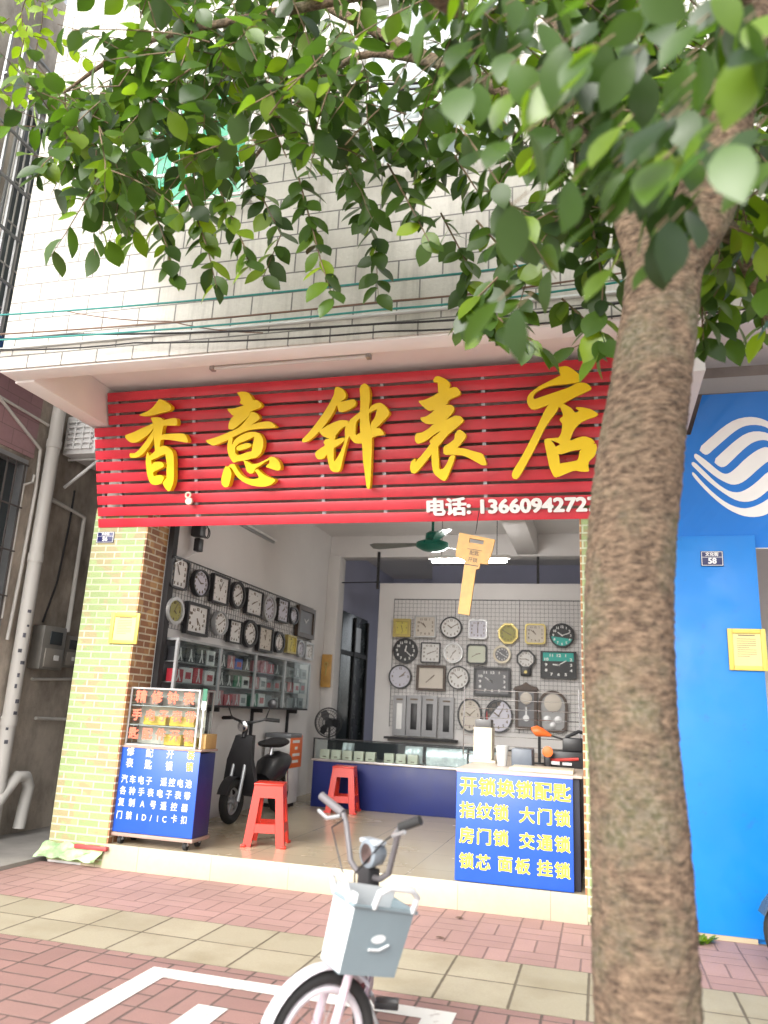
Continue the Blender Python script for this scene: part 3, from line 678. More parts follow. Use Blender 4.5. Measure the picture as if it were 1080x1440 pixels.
# number plates and framed certificates
def plate(px0, py0, px1, py1, y, num, label):
    a, b = aty(px0, py0, y), aty(px1, py1, y); c = (a+b)/2; w = b.x-a.x; h = a.z-b.z
    t = thing('number_plate', label, 'number plate', (c.x, y, b.z))
    part('panel', MB().box((a.x, y, b.z), (b.x, y+.006, a.z), .002), PLATE, t)
    bd = MB()
    for x0, z0, x1, z1 in ((.03, .04, .97, .07), (.03, .93, .97, .96), (.03, .07, .055, .93), (.945, .07, .97, .93), (.055, .58, .945, .605)):
        bd.box((a.x+w*x0, y-.0015, b.z+h*z0), (a.x+w*x1, y-.0002, b.z+h*z1))
    part('border', bd, LETTER_W, t)
    mb = text_mb(num, h*.52, frame_M((c.x, y-.001, b.z+h*.33), (1, 0, 0), (0, 0, 1)), .002, .001)
    add_text(mb, '文化街', h*.27, frame_M((c.x, y-.001, b.z+h*.77), (1, 0, 0), (0, 0, 1)), .0008, .001)
    part('lettering', mb, LETTER_W, t)
plate(137, 748, 159, 763, YF-.02, '56', 'small navy number plate 56 at the top of the yellow brick pillar')
plate(985, 775, 1018, 796, YF-.016, '58', 'small navy number plate 58 at the top of the azure pillar')
def certificate(px0, py0, px1, py1, y, label):
    a, b = aty(px0, py0, y), aty(px1, py1, y); c = (a+b)/2; w = b.x-a.x; h = a.z-b.z
    t = thing('certificate', label, 'certificate', (c.x, y, b.z), 'framed certificates on the pillars')
    f = MB(); e = .03
    f.box((a.x, y-.016, b.z), (a.x+e, y, a.z), .003).box((b.x-e, y-.016, b.z), (b.x, y, a.z), .003).box((a.x+e+.0005, y-.016, a.z-e), (b.x-e-.0005, y, a.z), .003).box((a.x+e+.0005, y-.016, b.z), (b.x-e-.0005, y, b.z+e), .003)
    part('frame', f, PAPER_Y, t)
    part('paper', MB().box((a.x+e, y-.006, b.z+e), (b.x-e, y-.001, a.z-e)), PAPER_L, t)
    k = MB()
    k.box((c.x-w*.22, y-.0075, a.z-h*.17), (c.x+w*.22, y-.0062, a.z-h*.145))
    for i in range(9):
        z = a.z-h*(.24+.052*i); r_ = .24 if i not in (4, 8) else .06
        k.box((a.x+w*.24, y-.0075, z-.003), (c.x+w*r_, y-.0062, z))
    part('lines', k, INK, t)
certificate(159, 862, 193, 906, YF-.014, 'yellow framed certificate on the yellow brick pillar')
certificate(1022, 884, 1080, 944, YF-.008, 'yellow framed certificate on the azure pillar')

# ================================================================ INSIDE: clocks
def digits_mb(kind, n=12):
    """a ring of numerals in a unit dial (half size 1)"""
    mb = MB()
    for i in range(12):
        a = math.pi/2 - (i+1)*math.pi/6; r = .76
        x, y = r*math.cos(a), r*math.sin(a)
        if kind == 'square':
            s_ = r/max(abs(math.cos(a)), abs(math.sin(a)))*.98; x, y = s_*math.cos(a), s_*math.sin(a)
        if (i+1) % 3 == 0 or kind != 'few': add_text(mb, str(i+1), .30, Matrix.Translation((x, y, 0)), .012, .004)
        else: mb.box((x-.03, y-.03, -.002), (x+.03, y+.03, .002))
    return mb
_dig = {}
def digits_mesh(kind):
    if kind not in _dig:
        mb = digits_mb(kind); me = bpy.data.meshes.new('numerals'); mb.bm.to_mesh(me); mb.bm.free(); _dig[kind] = me
    return _dig[kind]
def outline(shape, w, h, n=40):
    if shape == 'round': return [Vector((w/2*math.cos(2*math.pi*i/n), h/2*math.sin(2*math.pi*i/n), 0)) for i in range(n)]
    if shape == 'octagon': return [Vector((w/2*1.04*math.cos(math.pi/8+math.pi*i/4), h/2*1.04*math.sin(math.pi/8+math.pi*i/4), 0)) for i in range(8)]
    if shape == 'arch': 
        r = w/2; p = [Vector((r*math.cos(math.pi*i/16), h/2-r+r*math.sin(math.pi*i/16), 0)) for i in range(17)]
        return p + [Vector((-r*.92, -h/2+.04, 0)), Vector((-r*.7, -h/2, 0)), Vector((r*.7, -h/2, 0)), Vector((r*.92, -h/2+.04, 0))]
    k = {'square': .02, 'rsquare': .16}[shape]*min(w, h); p = []
    for sx, sy, a0 in ((1, 1, 0), (-1, 1, 90), (-1, -1, 180), (1, -1, 270)):
        for i in range(5): a = R(a0+22.5*i); p.append(Vector((sx*(w/2-k)+k*math.cos(a), sy*(h/2-k)+k*math.sin(a), 0)))
    return p
def clock(M, w, h, shape, rim, dial, label, hands=(10, 10), rw=.09, depth=.045, ink=None, num='round', group='wall clocks for sale'):
    """a wall clock; M = frame with z out of the wall, origin at its centre on the wall"""
    t = thing('wall_clock', label, 'clock', (0, 0, 0), group); t.matrix_world = M
    s_ = min(w, h); o = outline(shape, w, h); e = rw*s_
    inn = [Vector((v.x*(1-2*e/w), v.y*(1-2*e/h), 0)) for v in o]
    mb = MB(); Z = Vector((0, 0, depth)); mb.prism([v+Vector((0, 0, .002)) for v in o], Z, [v+Vector((0, 0, .002)) for v in inn]); part('rim', mb, rim, t, local=True)
    mb = MB(); mb.prism([v*1.003+Vector((0, 0, .004)) for v in inn], Vector((0, 0, depth*.5))); part('dial', mb, dial, t, local=True)
    zf = depth*.5+.0055; ink = ink or INK
    if num:
        o2 = bpy.data.objects.new('numerals', digits_mesh(num)); COL.objects.link(o2); o2.parent = t
        o2.location = (0, 0, zf); o2.scale = (w/2-e, h/2-e, 1)
        if not o2.data.materials: o2.data.materials.append(INK)
        o2.material_slots[0].link = 'OBJECT'; o2.material_slots[0].material = ink
    L = (s_/2-e)
    for hn, ln_, wd_, a in (('hour_hand', .46, .05, (hands[0]+hands[1]/60)*30), ('minute_hand', .70, .035, hands[1]*6)):
        mb = MB().box((-wd_*L, -.1*L, zf+.003), (wd_*L, ln_*L, zf+.005)); mb.xf(Matrix.Rotation(-R(a), 4, 'Z')); part(hn, mb, ink, t, local=True, smooth=0)
    return t
# left wall
CW = XC+.022
def lwall(x0, y0, x1, y1, *a, **k):
    ox, oy, s_ = 200, 740, 4.1538; cx, cy = (x0+x1)/2, (y0+y1)/2
    f = XC+.05; T = lambda x, y: atx(ox+x/s_, oy+y/s_, f)
    c = T(cx, cy); w = T(x1, cy).y-T(x0, cy).y; w = abs(w); h = abs(T(cx, y0+(cy-y0)*.10).z-T(cx, y1-(y1-cy)*.10).z)
    return clock(frame_M((CW, c.y, c.z), (0, 1, 0), (0, 0, 1)), w*.93, h, *a, **k)
lwall(158, 172, 272, 380, 'rsquare', BLACK, DIAL, 'tall white wall clock with rounded black rim nearest the brick pillar, upper row', (10, 55), .06, num='square')
lwall(288, 242, 393, 424, 'round', BLACK, DIALV, 'round pale wall clock with thin black rim, second in the upper row', (2, 50), .06)
lwall(403, 278, 508, 465, 'square', BLACK, DIAL, 'oblong black framed wall clock between two round ones in the upper row', (11, 5), .06, num='few')
lwall(513, 312, 600, 495, 'round', BLACK, DIAL, 'thick black round wall clock in the middle of the upper row', (8, 10), .10)
lwall(603, 362, 704, 532, 'square', BLACK, DIAL, 'nearly square black framed wall clock beside the silver round one, upper row', (8, 12), .05, num='few')
lwall(702, 388, 780, 570, 'round', SILVER, DIALV, 'round silver rimmed wall clock in the upper row', (8, 10), .10)
lwall(786, 418, 855, 570, 'square', BLACK, DIALV, 'small oblong violet tinted wall clock right of the silver round one', (2, 8), .05, num='square')
lwall(857, 466, 910, 580, 'round', BLACK, DIALV, 'small round black wall clock left of the dark ornate frame', (12, 0), .10)
lwall(903, 462, 1008, 664, 'square', BROWNW, DIALGR, 'large dark ornate framed wall clock at the far end of the upper row', (10, 10), .14, ink=LETTER_W, num=None)
lwall(134, 402, 243, 585, 'round', SILVER, OLIVE, 'round silver wall clock with olive dial, nearest the brick pillar', (4, 5), .12, num='few')
lwall(250, 440, 390, 650, 'square', BLACK, DIAL, 'big square wall clock with thick black frame in the lower row', (5, 22), .09, num='round')
lwall(412, 487, 498, 648, 'round', GREYM, DIAL, 'round grey rimmed wall clock, third in the lower row', (8, 10), .06)
lwall(502, 542, 580, 692, 'square', BLACK, DIAL, 'small oblong wall clock with fine black frame in the lower row', (2, 10), .05, num='square')
lwall(583, 537, 673, 720, 'round', BLACK, DIAL, 'bold black round wall clock in the middle of the lower row', (2, 12), .11)
lwall(672, 574, 763, 745, 'square', BLACK, DIALB, 'oblong thick black wall clock left of the eight sided one', (11, 2), .09, num='few')
lwall(764, 606, 830, 750, 'octagon', BLACK, DIAL, 'eight sided black wall clock in the lower row', (12, 30), .12)
lwall(840, 632, 897, 750, 'square', GOLD, YDIAL, 'small yellow wall clock in the lower row', (12, 35), .10, num='few')
lwall(899, 661, 944, 772, 'round', GREYM, DIALV, 'small round pale violet wall clock in the lower row', (1, 30), .08)
lwall(947, 676, 996, 785, 'square', SILVER, DIAL, 'small silver wall clock at the far end of the lower row', (1, 30), .08, num='square')
# back wall
def bwall(cx, cy, w, h, *a, **k):
    Y = YB+.02; c = aty(cx, cy, Y-.05); x0 = aty(cx-w/2, cy, Y-.05); x1 = aty(cx+w/2, cy, Y-.05); z0 = aty(cx, cy-h/2, Y-.05); z1 = aty(cx, cy+h/2, Y-.05)
    return clock(frame_M((c.x, Y-.022, c.z), (1, 0, 0), (0, 0, 1)), abs(x1.x-x0.x), abs(z0.z-z1.z), *a, **k)
z3 = lambda x0, y0, x1, y1: (430+(x0+x1)/2/4.6957, 720+(y0+y1)/2/4.6957, (x1-x0)/4.6957, (y1-y0)/4.6957)
z4 = lambda x0, y0, x1, y1: (630+(x0+x1)/2/4.6957, 720+(y0+y1)/2/4.6957, (x1-x0)/4.6957, (y1-y0)/4.6957)
z5 = lambda x0, y0, x1, y1: (530+(x0+x1)/2/3.4839, 940+(y0+y1)/2/3.4839, (x1-x0)/3.4839, (y1-y0)/3.4839)
bwall(*z3(578, 705, 692, 825), 'square', GOLD, YDIAL, 'square gold wall clock with yellow dial at the top left of the back wall', (11, 28), .16, num='few')
bwall(*z3(718, 685, 860, 828), 'square', SILVER, DIALB, 'square silver wall clock with beige dial in the top row of the back wall', (10, 52), .06, num='square')
bwall(*z3(888, 692, 1032, 835), 'round', BLACK, DIAL, 'round black rimmed white wall clock left of the hanging wooden key', (10, 10), .06)
bwall(*z4(133, 710, 260, 840), 'rsquare', SILVER, DIALV, 'square silver wall clock with a dark band right of the hanging wooden key', (6, 0), .08, num='square')
bwall(*z4(330, 733, 465, 873), 'octagon', GOLD, OLIVE, 'eight sided gold wall clock with olive dial on the back wall', (3, 50), .10)
bwall(*z4(508, 738, 645, 873), 'rsquare', GOLD, DIALB, 'rounded square beige wall clock right of the eight sided gold one', (10, 52), .07, num='square')
bwall(*z4(670, 735, 835, 895), 'round', BLACK, DIALK, 'round black wall clock with a teal lower half', (10, 12), .04, ink=LETTER_W)
bwall(*z3(578, 832, 738, 998), 'round', BLACK, DIALK, 'round all black wall clock with white numerals', (12, 22), .04, ink=LETTER_W)
bwall(*z3(760, 862, 888, 995), 'square', BLACK, DIAL, 'square white wall clock with thin black frame, second row of the back wall', (8, 12), .05, num='square')
bwall(*z3(908, 862, 1040, 998), 'round', SILVER, DIAL, 'round silver wall clock with white dial, second row of the back wall', (1, 35), .09, num='few')
bwall(*z4(122, 872, 258, 1005), 'rsquare', BLACK, DIALG, 'square black wall clock with pale green dial', (2, 40), .08, num=None)
bwall(*z4(298, 880, 415, 1000), 'round', CREAM, DIALGR, 'small round wall clock with cream rim and grey dial', (10, 20), .12, ink=LETTER_W)
bwall(*z3(548, 1008, 698, 1166), 'round', BLACK, DIALV, 'round black wall clock with pale subdials, left end of the third row', (2, 8), .05, num='few')
bwall(606, 953.5, 41, 36, 'square', BROWNW, DIALB, 'wide brown framed wall clock with blank beige dial', (1, 38), .10, num=None)
bwall(644.5, 953, 31, 33, 'round', BLACK, DIAL, 'round black rimmed wall clock left of the big dark square one', (1, 52), .05)
bwall(*z5(474, -5, 655, 135), 'square', BLACK, DIALGR, 'large wide black wall clock with grey dial and white figures', (9, 50), .08, ink=LETTER_W, num='square')
bwall(*z5(395, 145, 515, 312), 'round', BLACK, DIALB, 'oval black rimmed wall clock with ornaments above the cream box', (10, 8), .07, num='few')
t = bwall(*z5(528, 150, 665, 315), 'round', BLACK, DIALV, 'round two tone wall clock with black and red left half', (10, 5), .05)
def half(t, w, h, m, a0, a1, zz=.0268, f=.90):
    pl = [Vector((w/2*f*math.cos(R(a0+(a1-a0)*i/20)), h/2*f*math.sin(R(a0+(a1-a0)*i/20)), zz)) for i in range(21)]
    part('dial_panel', MB().prism(pl, Vector((0, 0, .0008))), m, t, local=True)
def sz(o): 
    d = next(c for c in o.children if c.name.startswith('rim')).data.vertices
    return max(v.co.x for v in d)-min(v.co.x for v in d), max(v.co.y for v in d)-min(v.co.y for v in d)
half(t, *sz(t), DIALK, 75, 200, .0267); half(t, *sz(t), mat('red_dial', (.5, .03, .03), .5), 160, 215, .0270)
for o in list(COL.objects):
    if o.get('label') == 'round black wall clock with a teal lower half': half(o, *sz(o), TEAL, 185, 340, .0268, .86)
# keyhole shaped pendulum clock
t = bwall(*z4(450, 908, 578, 1035), 'octagon', BLACK, DIAL, 'black keyhole shaped pendulum clock with an eight sided head', (3, 45), .10)
w, h = sz(t)
part('pendulum_case', MB().box((-w*.28, -h*.92, .002), (w*.28, -h*.46, .05), .01), BLACK, t, local=True)
part('pendulum', MB().lathe([(.02, .052), (.02, .056)], n=16, M=Matrix.Translation((0, -h*.70, 0))), GOLD, t, local=True)
# teal topped rectangular one
t = bwall(*z4(612, 920, 848, 1102), 'square', BLACK, DIALK, 'wide black wall clock with a teal top band', (9, 10), .04, ink=LETTER_W, num='square')
w, h = sz(t); part('dial_panel', MB().box((-w*.44, h*.14, .0266), (w*.42, h*.45, .0276)), TEAL, t, local=True)
# carved pendulum clock and the arched silver one
t = bwall(*z5(678, 98, 785, 300), 'square', BROWNW, DIALGR, 'dark carved pendulum clock with arched top on the back wall', (2, 0), .14, num=None)
w, h = sz(t)
part('pediment', MB().prism([Vector(p) for p in ((-w*.6, h*.46, .002), (w*.6, h*.46, .002), (w*.5, h*.54, .002), (w*.2, h*.58, .002), (0, h*.66, .002), (-w*.2, h*.58, .002), (-w*.5, h*.54, .002))], Vector((0, 0, .07))), BROWNW, t, local=True)
part('small_dial', MB().lathe([(w*.27, .03), (w*.27, .05), (w*.25, .054)], n=24, M=Matrix.Translation((0, h*.26, 0))), DIALB, t, local=True)
part('pendulum', MB().box((-.008, -h*.3, .03), (.008, h*.05, .036)).lathe([(w*.14, .034), (w*.14, .042)], n=20, M=Matrix.Translation((0, -h*.22, 0))), SILVER, t, local=True)
t = bwall(*z5(790, 108, 935, 312), 'arch', BROWNW, mat('arch_panel', (.34, .34, .34), .5, .1), 'arched silver pendulum clock in a dark frame beside the carved one', (1, 8), .09, num=None)
w, h = sz(t)
part('small_dial', MB().lathe([(w*.30, .026), (w*.30, .04), (w*.27, .043)], n=28, M=Matrix.Translation((0, h*.2, 0))), DIALB, t, local=True)
part('ornament', MB().lathe([(w*.10, .026), (w*.13, .034), (w*.05, .04)], n=12, M=Matrix.Translation((-w*.18, -h*.2, 0))).lathe([(w*.10, .026), (w*.13, .034), (w*.05, .04)], n=12, M=Matrix.Translation((w*.18, -h*.2, 0))).lathe([(w*.08, .026), (w*.11, .034), (w*.05, .04)], n=12, M=Matrix.Translation((0, -h*.34, 0))), SILVER, t, local=True)
# four long packs hanging on the back wall
for i, (x0, y0, x1, y1) in enumerate(((80, 130, 135, 330), (146, 130, 212, 334), (222, 132, 290, 338), (305, 140, 372, 346))):
    cx, cy, w, h = z5(x0, y0, x1, y1); a = aty(cx-w/2, cy-h/2, YB-.06); b = aty(cx+w/2, cy+h/2, YB-.06)
    lab = ('leftmost of the long grey packs standing under the clocks', 'long grey pack with dark window, second of the row of four', 'long grey pack with dark window, third of the row of four', 'rightmost of the long grey packs, beside the oval clock')[i]
    t = thing('boxed_strap', lab, 'package', ((a.x+b.x)/2, YB-.03, b.z), 'long packs under the clocks')
    part('card', MB().box((a.x, YB-.05, b.z), (b.x, YB-.01, a.z), .004), mat('grey_card', (.36, .36, .37), .5, .06), t)
    ww, hh = b.x-a.x, a.z-b.z
    part('window', MB().box((a.x+ww*.3, YB-.054, b.z+hh*.16), (a.x+ww*.72, YB-.0505, b.z+hh*.80), .002), BLACK if i else LETTER_W, t)
    part('lettering', MB().box((a.x+ww*.25, YB-.052, b.z+hh*.88), (a.x+ww*.75, YB-.0505, b.z+hh*.92)), INK, t)
a, b = aty(541, 1037, YB-.1), aty(642, 1044, YB-.1)
single('ledge_shelf', MB().box((a.x, YB-.16, b.z-.0), (b.x, YB+.018, b.z+.025)), BLACKM, 'narrow black shelf carrying the four long grey packs', 'shelf')
# wire grids
def grid(axis, u0, u1, z0, z1, w, step, label):
    mb = MB(); n = int((u1-u0)/step); m = int((z1-z0)/step)
    bx = (lambda a, b, c, d: mb.box((a, w-.003, c), (b, w, d))) if axis == 'x' else (lambda a, b, c, d: mb.box((w, a, c), (w+.003, b, d)))
    by = (lambda a, b, c, d: mb.box((a, w-.0065, c), (b, w-.0035, d))) if axis == 'x' else (lambda a, b, c, d: mb.box((w+.0035, a, c), (w+.0065, b, d)))
    for i in range(n+1): u = u0+(u1-u0)*i/n; bx(u-.0015, u+.0015, z0, z1)
    for j in range(m+1): z = z0+(z1-z0)*j/m; by(u0, u1, z-.0015, z+.0015)
    q = n//3
    for i in range(0, n+1, q): u = u0+(u1-u0)*i/n; by(u-.004, u+.004, z0-.01, z1+.01)
    by(u0, u1, z1-.004, z1+.008)
    single('wire_grid', mb, mat('dark_wire', (.10, .10, .10), .5), label, 'display grid', smooth=0)
l0, l1 = atx(236, 778, XC+.01), atx(441, 852, XC+.01); l2 = atx(224, 880, XC+.01)
grid('y', l0.y, l1.y, l2.z, l0.z, XC+.004, .052, 'wire grid behind the clocks on the left wall')
g0, g1 = aty(555, 843, YB+.01), aty(816, 1035, YB+.01)
grid('x', g0.x, g1.x+.1, g1.z, g0.z, YB+.016, .052, 'wire grid behind the clocks on the back wall')

# ================================================================ wall cabinet with boxed goods on the left wall
XF = XC+.15
k0, k1, k2 = atx(222, 899, XF), atx(437, 932, XF), atx(440, 997, XF)
cy0, cy1, cz0, cz1 = 5.93, k1.y, k2.z, (k0.z+k1.z)/2
WC = thing('wall_cabinet', 'glass fronted wall cabinet full of boxed goods under the left clocks', 'cabinet', (XC, (cy0+cy1)/2, cz0))
part('back_panel', MB().box((XC+.002, cy0, cz0), (XC+.012, cy1, cz1)), mat('cabinet_back', (.16, .16, .17), .6), WC)
part('shelf', MB().box((XC+.013, cy0, cz0-.02), (XF, cy1, cz0)), BLACKM, WC)
part('shelf', MB().box((XC+.013, cy0, cz1), (XF, cy1, cz1+.02)), GREYM, WC)
rows = [cz0+(cz1-cz0)*f for f in (0, .34, .67)]
for z in rows[1:]: part('shelf', MB().box((XC+.013, cy0+.021, z-.006), (XF-.03, cy1-.021, z)), GREYM, WC)
nb = 4; bays = [cy0+(cy1-cy0)*i/nb for i in range(nb+1)]
for y in bays: part('upright', MB().box((XF-.02, y-.016, cz0+.0005), (XF+.003, y+.016, cz1-.0005)), GREYM, WC)
for i in range(nb): part('glass_door', MB().box((XF-.008, bays[i]+.017, cz0+.002), (XF-.004, bays[i+1]-.017, cz1-.002)), GLASS, WC)
for y in (cy0+.9, cy0+1.9, cy0+2.9, cy1-.3): part('bracket', MB().box((XC+.002, y-.012, cz0-.30), (XC+.03, y+.012, cz0-.0205)).box((XC+.031, y-.012, cz0-.06), (XF-.02, y+.012, cz0-.0205)), BLACKM, WC)
cols_ = {'red': mat('red_carton', (.42, .02, .035), .4, .1), 'black': mat('black_carton', (.03, .03, .035), .4, .2), 'white': mat('white_carton', (.62, .60, .60), .45, .06),
         'green': mat('green_carton', (.03, .16, .09), .4, .15), 'pink': mat('pink_carton', (.50, .18, .20), .4, .12), 'grey': mat('grey_carton', (.24, .25, .26), .4, .15), 'blue': mat('blue_carton', (.03, .10, .45), .4)}
plan = [['black black black white', 'black pink blue black', 'pink pink red black', 'grey grey black grey'],
        ['red white red white', 'black black green white', 'pink white grey grey', 'black red white grey'],
        ['red white red pink', 'pink red pink white', 'green white grey grey', 'black grey black grey']]
rn = ['top', 'middle', 'bottom']; bn = ['first', 'second', 'third', 'last']; on_ = ['first', 'second', 'third', 'fourth']
random.seed(11)
for r_ in range(3):
    z = rows[2-r_]+.001; zh = ((cz1-cz0)*.33)-.03
    for b_ in range(4):
        ws = plan[r_][b_].split(); y = bays[b_]+.03; sp_ = (bays[b_+1]-bays[b_]-.06)/4
        for i, c in enumerate(ws):
            w_ = sp_*random.uniform(.82, .95); h_ = zh*random.uniform(.72, .97); dpt = random.uniform(.05, .075)
            t = thing('goods_box', f'{c} goods box, {on_[i]} from the street in the {rn[r_]} row of the cabinet\'s {bn[b_]} bay', 'box', (XC+.1, y+w_/2, z), 'boxed goods in the wall cabinet')
            x1 = XF-.03-random.uniform(0, .02)
            part('carton', MB().box((x1-dpt, y, z), (x1, y+w_, z+h_), .002), cols_[c], t, smooth=0)
            if c in ('red', 'black', 'pink', 'green'):
                ps = [(.30, .08), (.46, .55), (.44, .95), (.58, .95), (.62, .55), (.80, .08), (.66, .08), (.54, .42), (.44, .08)]
                part('picture', MB().prism([Vector((x1+.0005, y+w_*u, z+h_*v)) for u, v in ps], (.001, 0, 0)), cols_['white'], t, smooth=0)
            else:
                part('picture', MB().box((x1+.0005, y+w_*.2, z+h_*.25), (x1+.0015, y+w_*.8, z+h_*.7)), cols_[random.choice(['red', 'black', 'grey'])], t, smooth=0)
            y += sp_
# key board at the far end
kb = atx(443, 915, XC+.02); kc = atx(449, 955, XC+.02)
kt = atx(444, 912, XC+.18); 
t = thing('key_board', 'brown wooden board with a brass key at the end of the clock wall', 'board', (XC+.19, 9.86, kt.z-.42))
part('panel', MB().box((XC+.02, 9.88, kt.z-.45), (XC+.16, 9.905, kt.z-.02), .004), WOOD, t)
part('key', MB().torus(frame_M((XC+.09, 9.87, kt.z-.15), (1, 0, 0), (0, 0, 1)), .025, .007, 16, 6).box((XC+.083, 9.866, kt.z-.30), (XC+.097, 9.876, kt.z-.175)), GOLD, t)
# small black device with coiled lead
dv = atx(284, 752, XC+.12)
t = thing('wall_camera', 'small black device with a coiled lead hanging high on the left wall', 'camera', (XC+.1, dv.y, dv.z-.1))
part('body', MB().box((XC+.03, dv.y-.05, dv.z-.02), (XC+.13, dv.y+.05, dv.z+.14), .01), BLACK, t)
part('adapter', MB().box((XC+.05, dv.y-.01, dv.z-.15), (XC+.11, dv.y+.07, dv.z-.03), .008), BLACK, t)
part('lead', MB().torus(frame_M((XC+.08, dv.y+.13, dv.z+.06), (0, 1, 0), (0, 0, 1)), .06, .005, 24, 6).torus(frame_M((XC+.095, dv.y+.14, dv.z+.05), (0, 1, .2), (0, 0, 1)), .05, .005, 24, 6), BLACK, t)
e0 = atx(280, 765, XC+.06); e1 = atx(262, 785, XC+.05); e2 = atx(247, 792, XC+.09)
part('lead', MB().tube([e0, e0.lerp(e1, .5)+Vector((0, .03, -.02)), e1, e2], .006, 6), WHITE, t)
# unlit lamp on the left wall
u0, u1 = atx(348, 737, XC+.06), atx(390, 761, XC+.06)
t = thing('wall_lamp', 'unlit tube lamp fixed along the top of the left wall', 'lamp', (XC+.03, (u0.y+u1.y)/2, u1.z))
zz = (u0.z+u1.z)/2
part('housing', MB().box((XC+.001, u0.y-.4, zz-.03), (XC+.035, u1.y, zz+.03), .004), GREYM, t)
part('tube', MB().cyl((XC+.055, u0.y-.38, zz), (XC+.055, u1.y-.02, zz), .014, 12), WHITE, t)

# ================================================================ ceiling fan, lit tube, hanging key
hb = aty(608, 768, 7.5)
t = thing('ceiling_fan', 'green ceiling fan with pale blades in front of the lit tube', 'fan', (hb.x, 7.5, hb.z))
part('rod', MB().cyl((hb.x, 7.5, hb.z+.13), (hb.x, 7.5, ZC-.09), .014, 12), FANGREEN, t)
part('canopy', MB().lathe([(.02, ZC-.15), (.06, ZC-.11), (.07, ZC-.002)], (hb.x, 7.5, 0)), FANGREEN, t)
part('motor', MB().lathe([(.05, hb.z-.055), (.10, hb.z-.045), (.165, hb.z-.01), (.165, hb.z+.03), (.12, hb.z+.05), (.075, hb.z+.06), (.07, hb.z+.13), (.04, hb.z+.15)], (hb.x, 7.5, 0), 28), FANGREEN, t)
for a in (172, 52, 292):
    M = Matrix.Translation((hb.x, 7.5, hb.z+.02)) @ Matrix.Rotation(R(a), 4, 'Z')
    pl = [(.14, -.03), (.28, -.045), (.62, -.075), (.68, -.05), (.68, .05), (.62, .075), (.28, .045), (.14, .03)]
    tw = Matrix.Rotation(R(12), 4, 'X')
    mb = MB().prism([Vector((x, y, 0)) for x, y in pl], (0, 0, .006)); mb.xf(M @ tw)
    part('blade', mb, mat('pale_fan_blade', (.20, .22, .21), .6) if a != 292 else FANGREEN, t)
ta, tb_ = aty(608, 789, 8.0), aty(712, 789, 8.0); tz = (ta.z+tb_.z)/2
t = thing('tube_lamp', 'lit white tube lamp hanging behind the wooden key', 'lamp', ((ta.x+tb_.x)/2, 8, tz-.02))
part('housing', MB().box((ta.x-.04, 7.97, tz+.022), (tb_.x+.04, 8.03, tz+.06), .005), WHITE, t)
part('tube', MB().cyl((ta.x, 8, tz), (tb_.x, 8, tz), .018, 14), TUBE, t)
part('cord', MB().tube([(ta.x+.1, 8, tz+.06), (ta.x+.1, 8, ZC-.002)], .004, 6), BLACK, t); part('cord', MB().tube([(tb_.x-.1, 8, tz+.06), (tb_.x-.1, 8, ZC-.002)], .004, 6), BLACK, t)
pa, pb = aty(533, 776, YB-.03), aty(531, 828, YB-.03)
single('rod', MB().box((pa.x-.016, YB-.03, pb.z), (pa.x+.016, YB-.002, pa.z)), BLACKM, 'short black upright rod at the left top corner of the partition', 'rod')
single('rod', MB().box((aty(756, 785, YB-.02).x-.016, YB+.03, 2.922), (aty(756, 785, YB-.02).x+.016, YB+.06, 3.279)), BLACKM, 'black upright post between partition top and beam, right of the hanging key', 'rod')
single('wire', MB().tube([(XC+.18, YB+.05, 2.93), (-2.87, YB+.05, 2.94)], .008, 6), BLACK, 'black wire stretched level over the corridor', 'wire')
# the wooden key
KY = 5.33
kp = lambda x, y: aty(630+x/4.6957, 720+y/4.6957, KY)
o_ = [(75, 135), (310, 182), (292, 262), (262, 345), (212, 340), (206, 372), (184, 380), (140, 682), (64, 670), (105, 365), (110, 320), (50, 292), (52, 255)]
hole = [(143, 172), (236, 188), (233, 214), (140, 200)]
kt = kp(180, 140)
KS = thing('wooden_key_sign', 'big yellow wooden key hanging under the red sign', 'sign', kp(100, 680))
# head with a slot, made of pieces round the slot
body = MB()
pl = [kp(*p) for p in o_]
D = Vector((0, .025, 0))
hl = [kp(*p) for p in hole]
body.prism([pl[0], kp(192, 158), hl[1], hl[0], hl[3], kp(52, 255)], D)
body.prism([kp(192, 158), pl[1], pl[2], kp(262, 345), hl[2], hl[1]], D)
body.prism([kp(52, 255), hl[3], hl[2], kp(262, 345), pl[4], pl[5], pl[9], pl[10], pl[11]], D)
part('bow', body, WOOD, KS, smooth=0)
part('shank', MB().prism([pl[5], pl[6], pl[7], pl[8], pl[9]], D), WOOD, KS, smooth=0)
part('groove', MB().prism([kp(108, 340), kp(200, 356), kp(199, 361), kp(107, 346)], (0, -.002, 0)).prism([kp(128, 240), kp(225, 256), kp(225, 259), kp(128, 243)], (0, -.002, 0)), BROWNW, KS)
ex = (kp(300, 200)-kp(60, 160)).normalized(); eyv = (kp(150, 200)-kp(140, 300))
mm = text_mb('配匙', .036, frame_M(kp(174, 274)+Vector((0, -.0015, 0)), ex, eyv), .0, .001); add_text(mm, '开锁', .036, frame_M(kp(162, 318)+Vector((0, -.0015, 0)), ex, eyv), .0, .001)
part('lettering', mm, BROWNW, KS)
part('string', MB().tube([kt+Vector((0, .012, 0)), Vector((kt.x+.01, KY+.10, 2.70))], .003, 6), BLACK, KS)

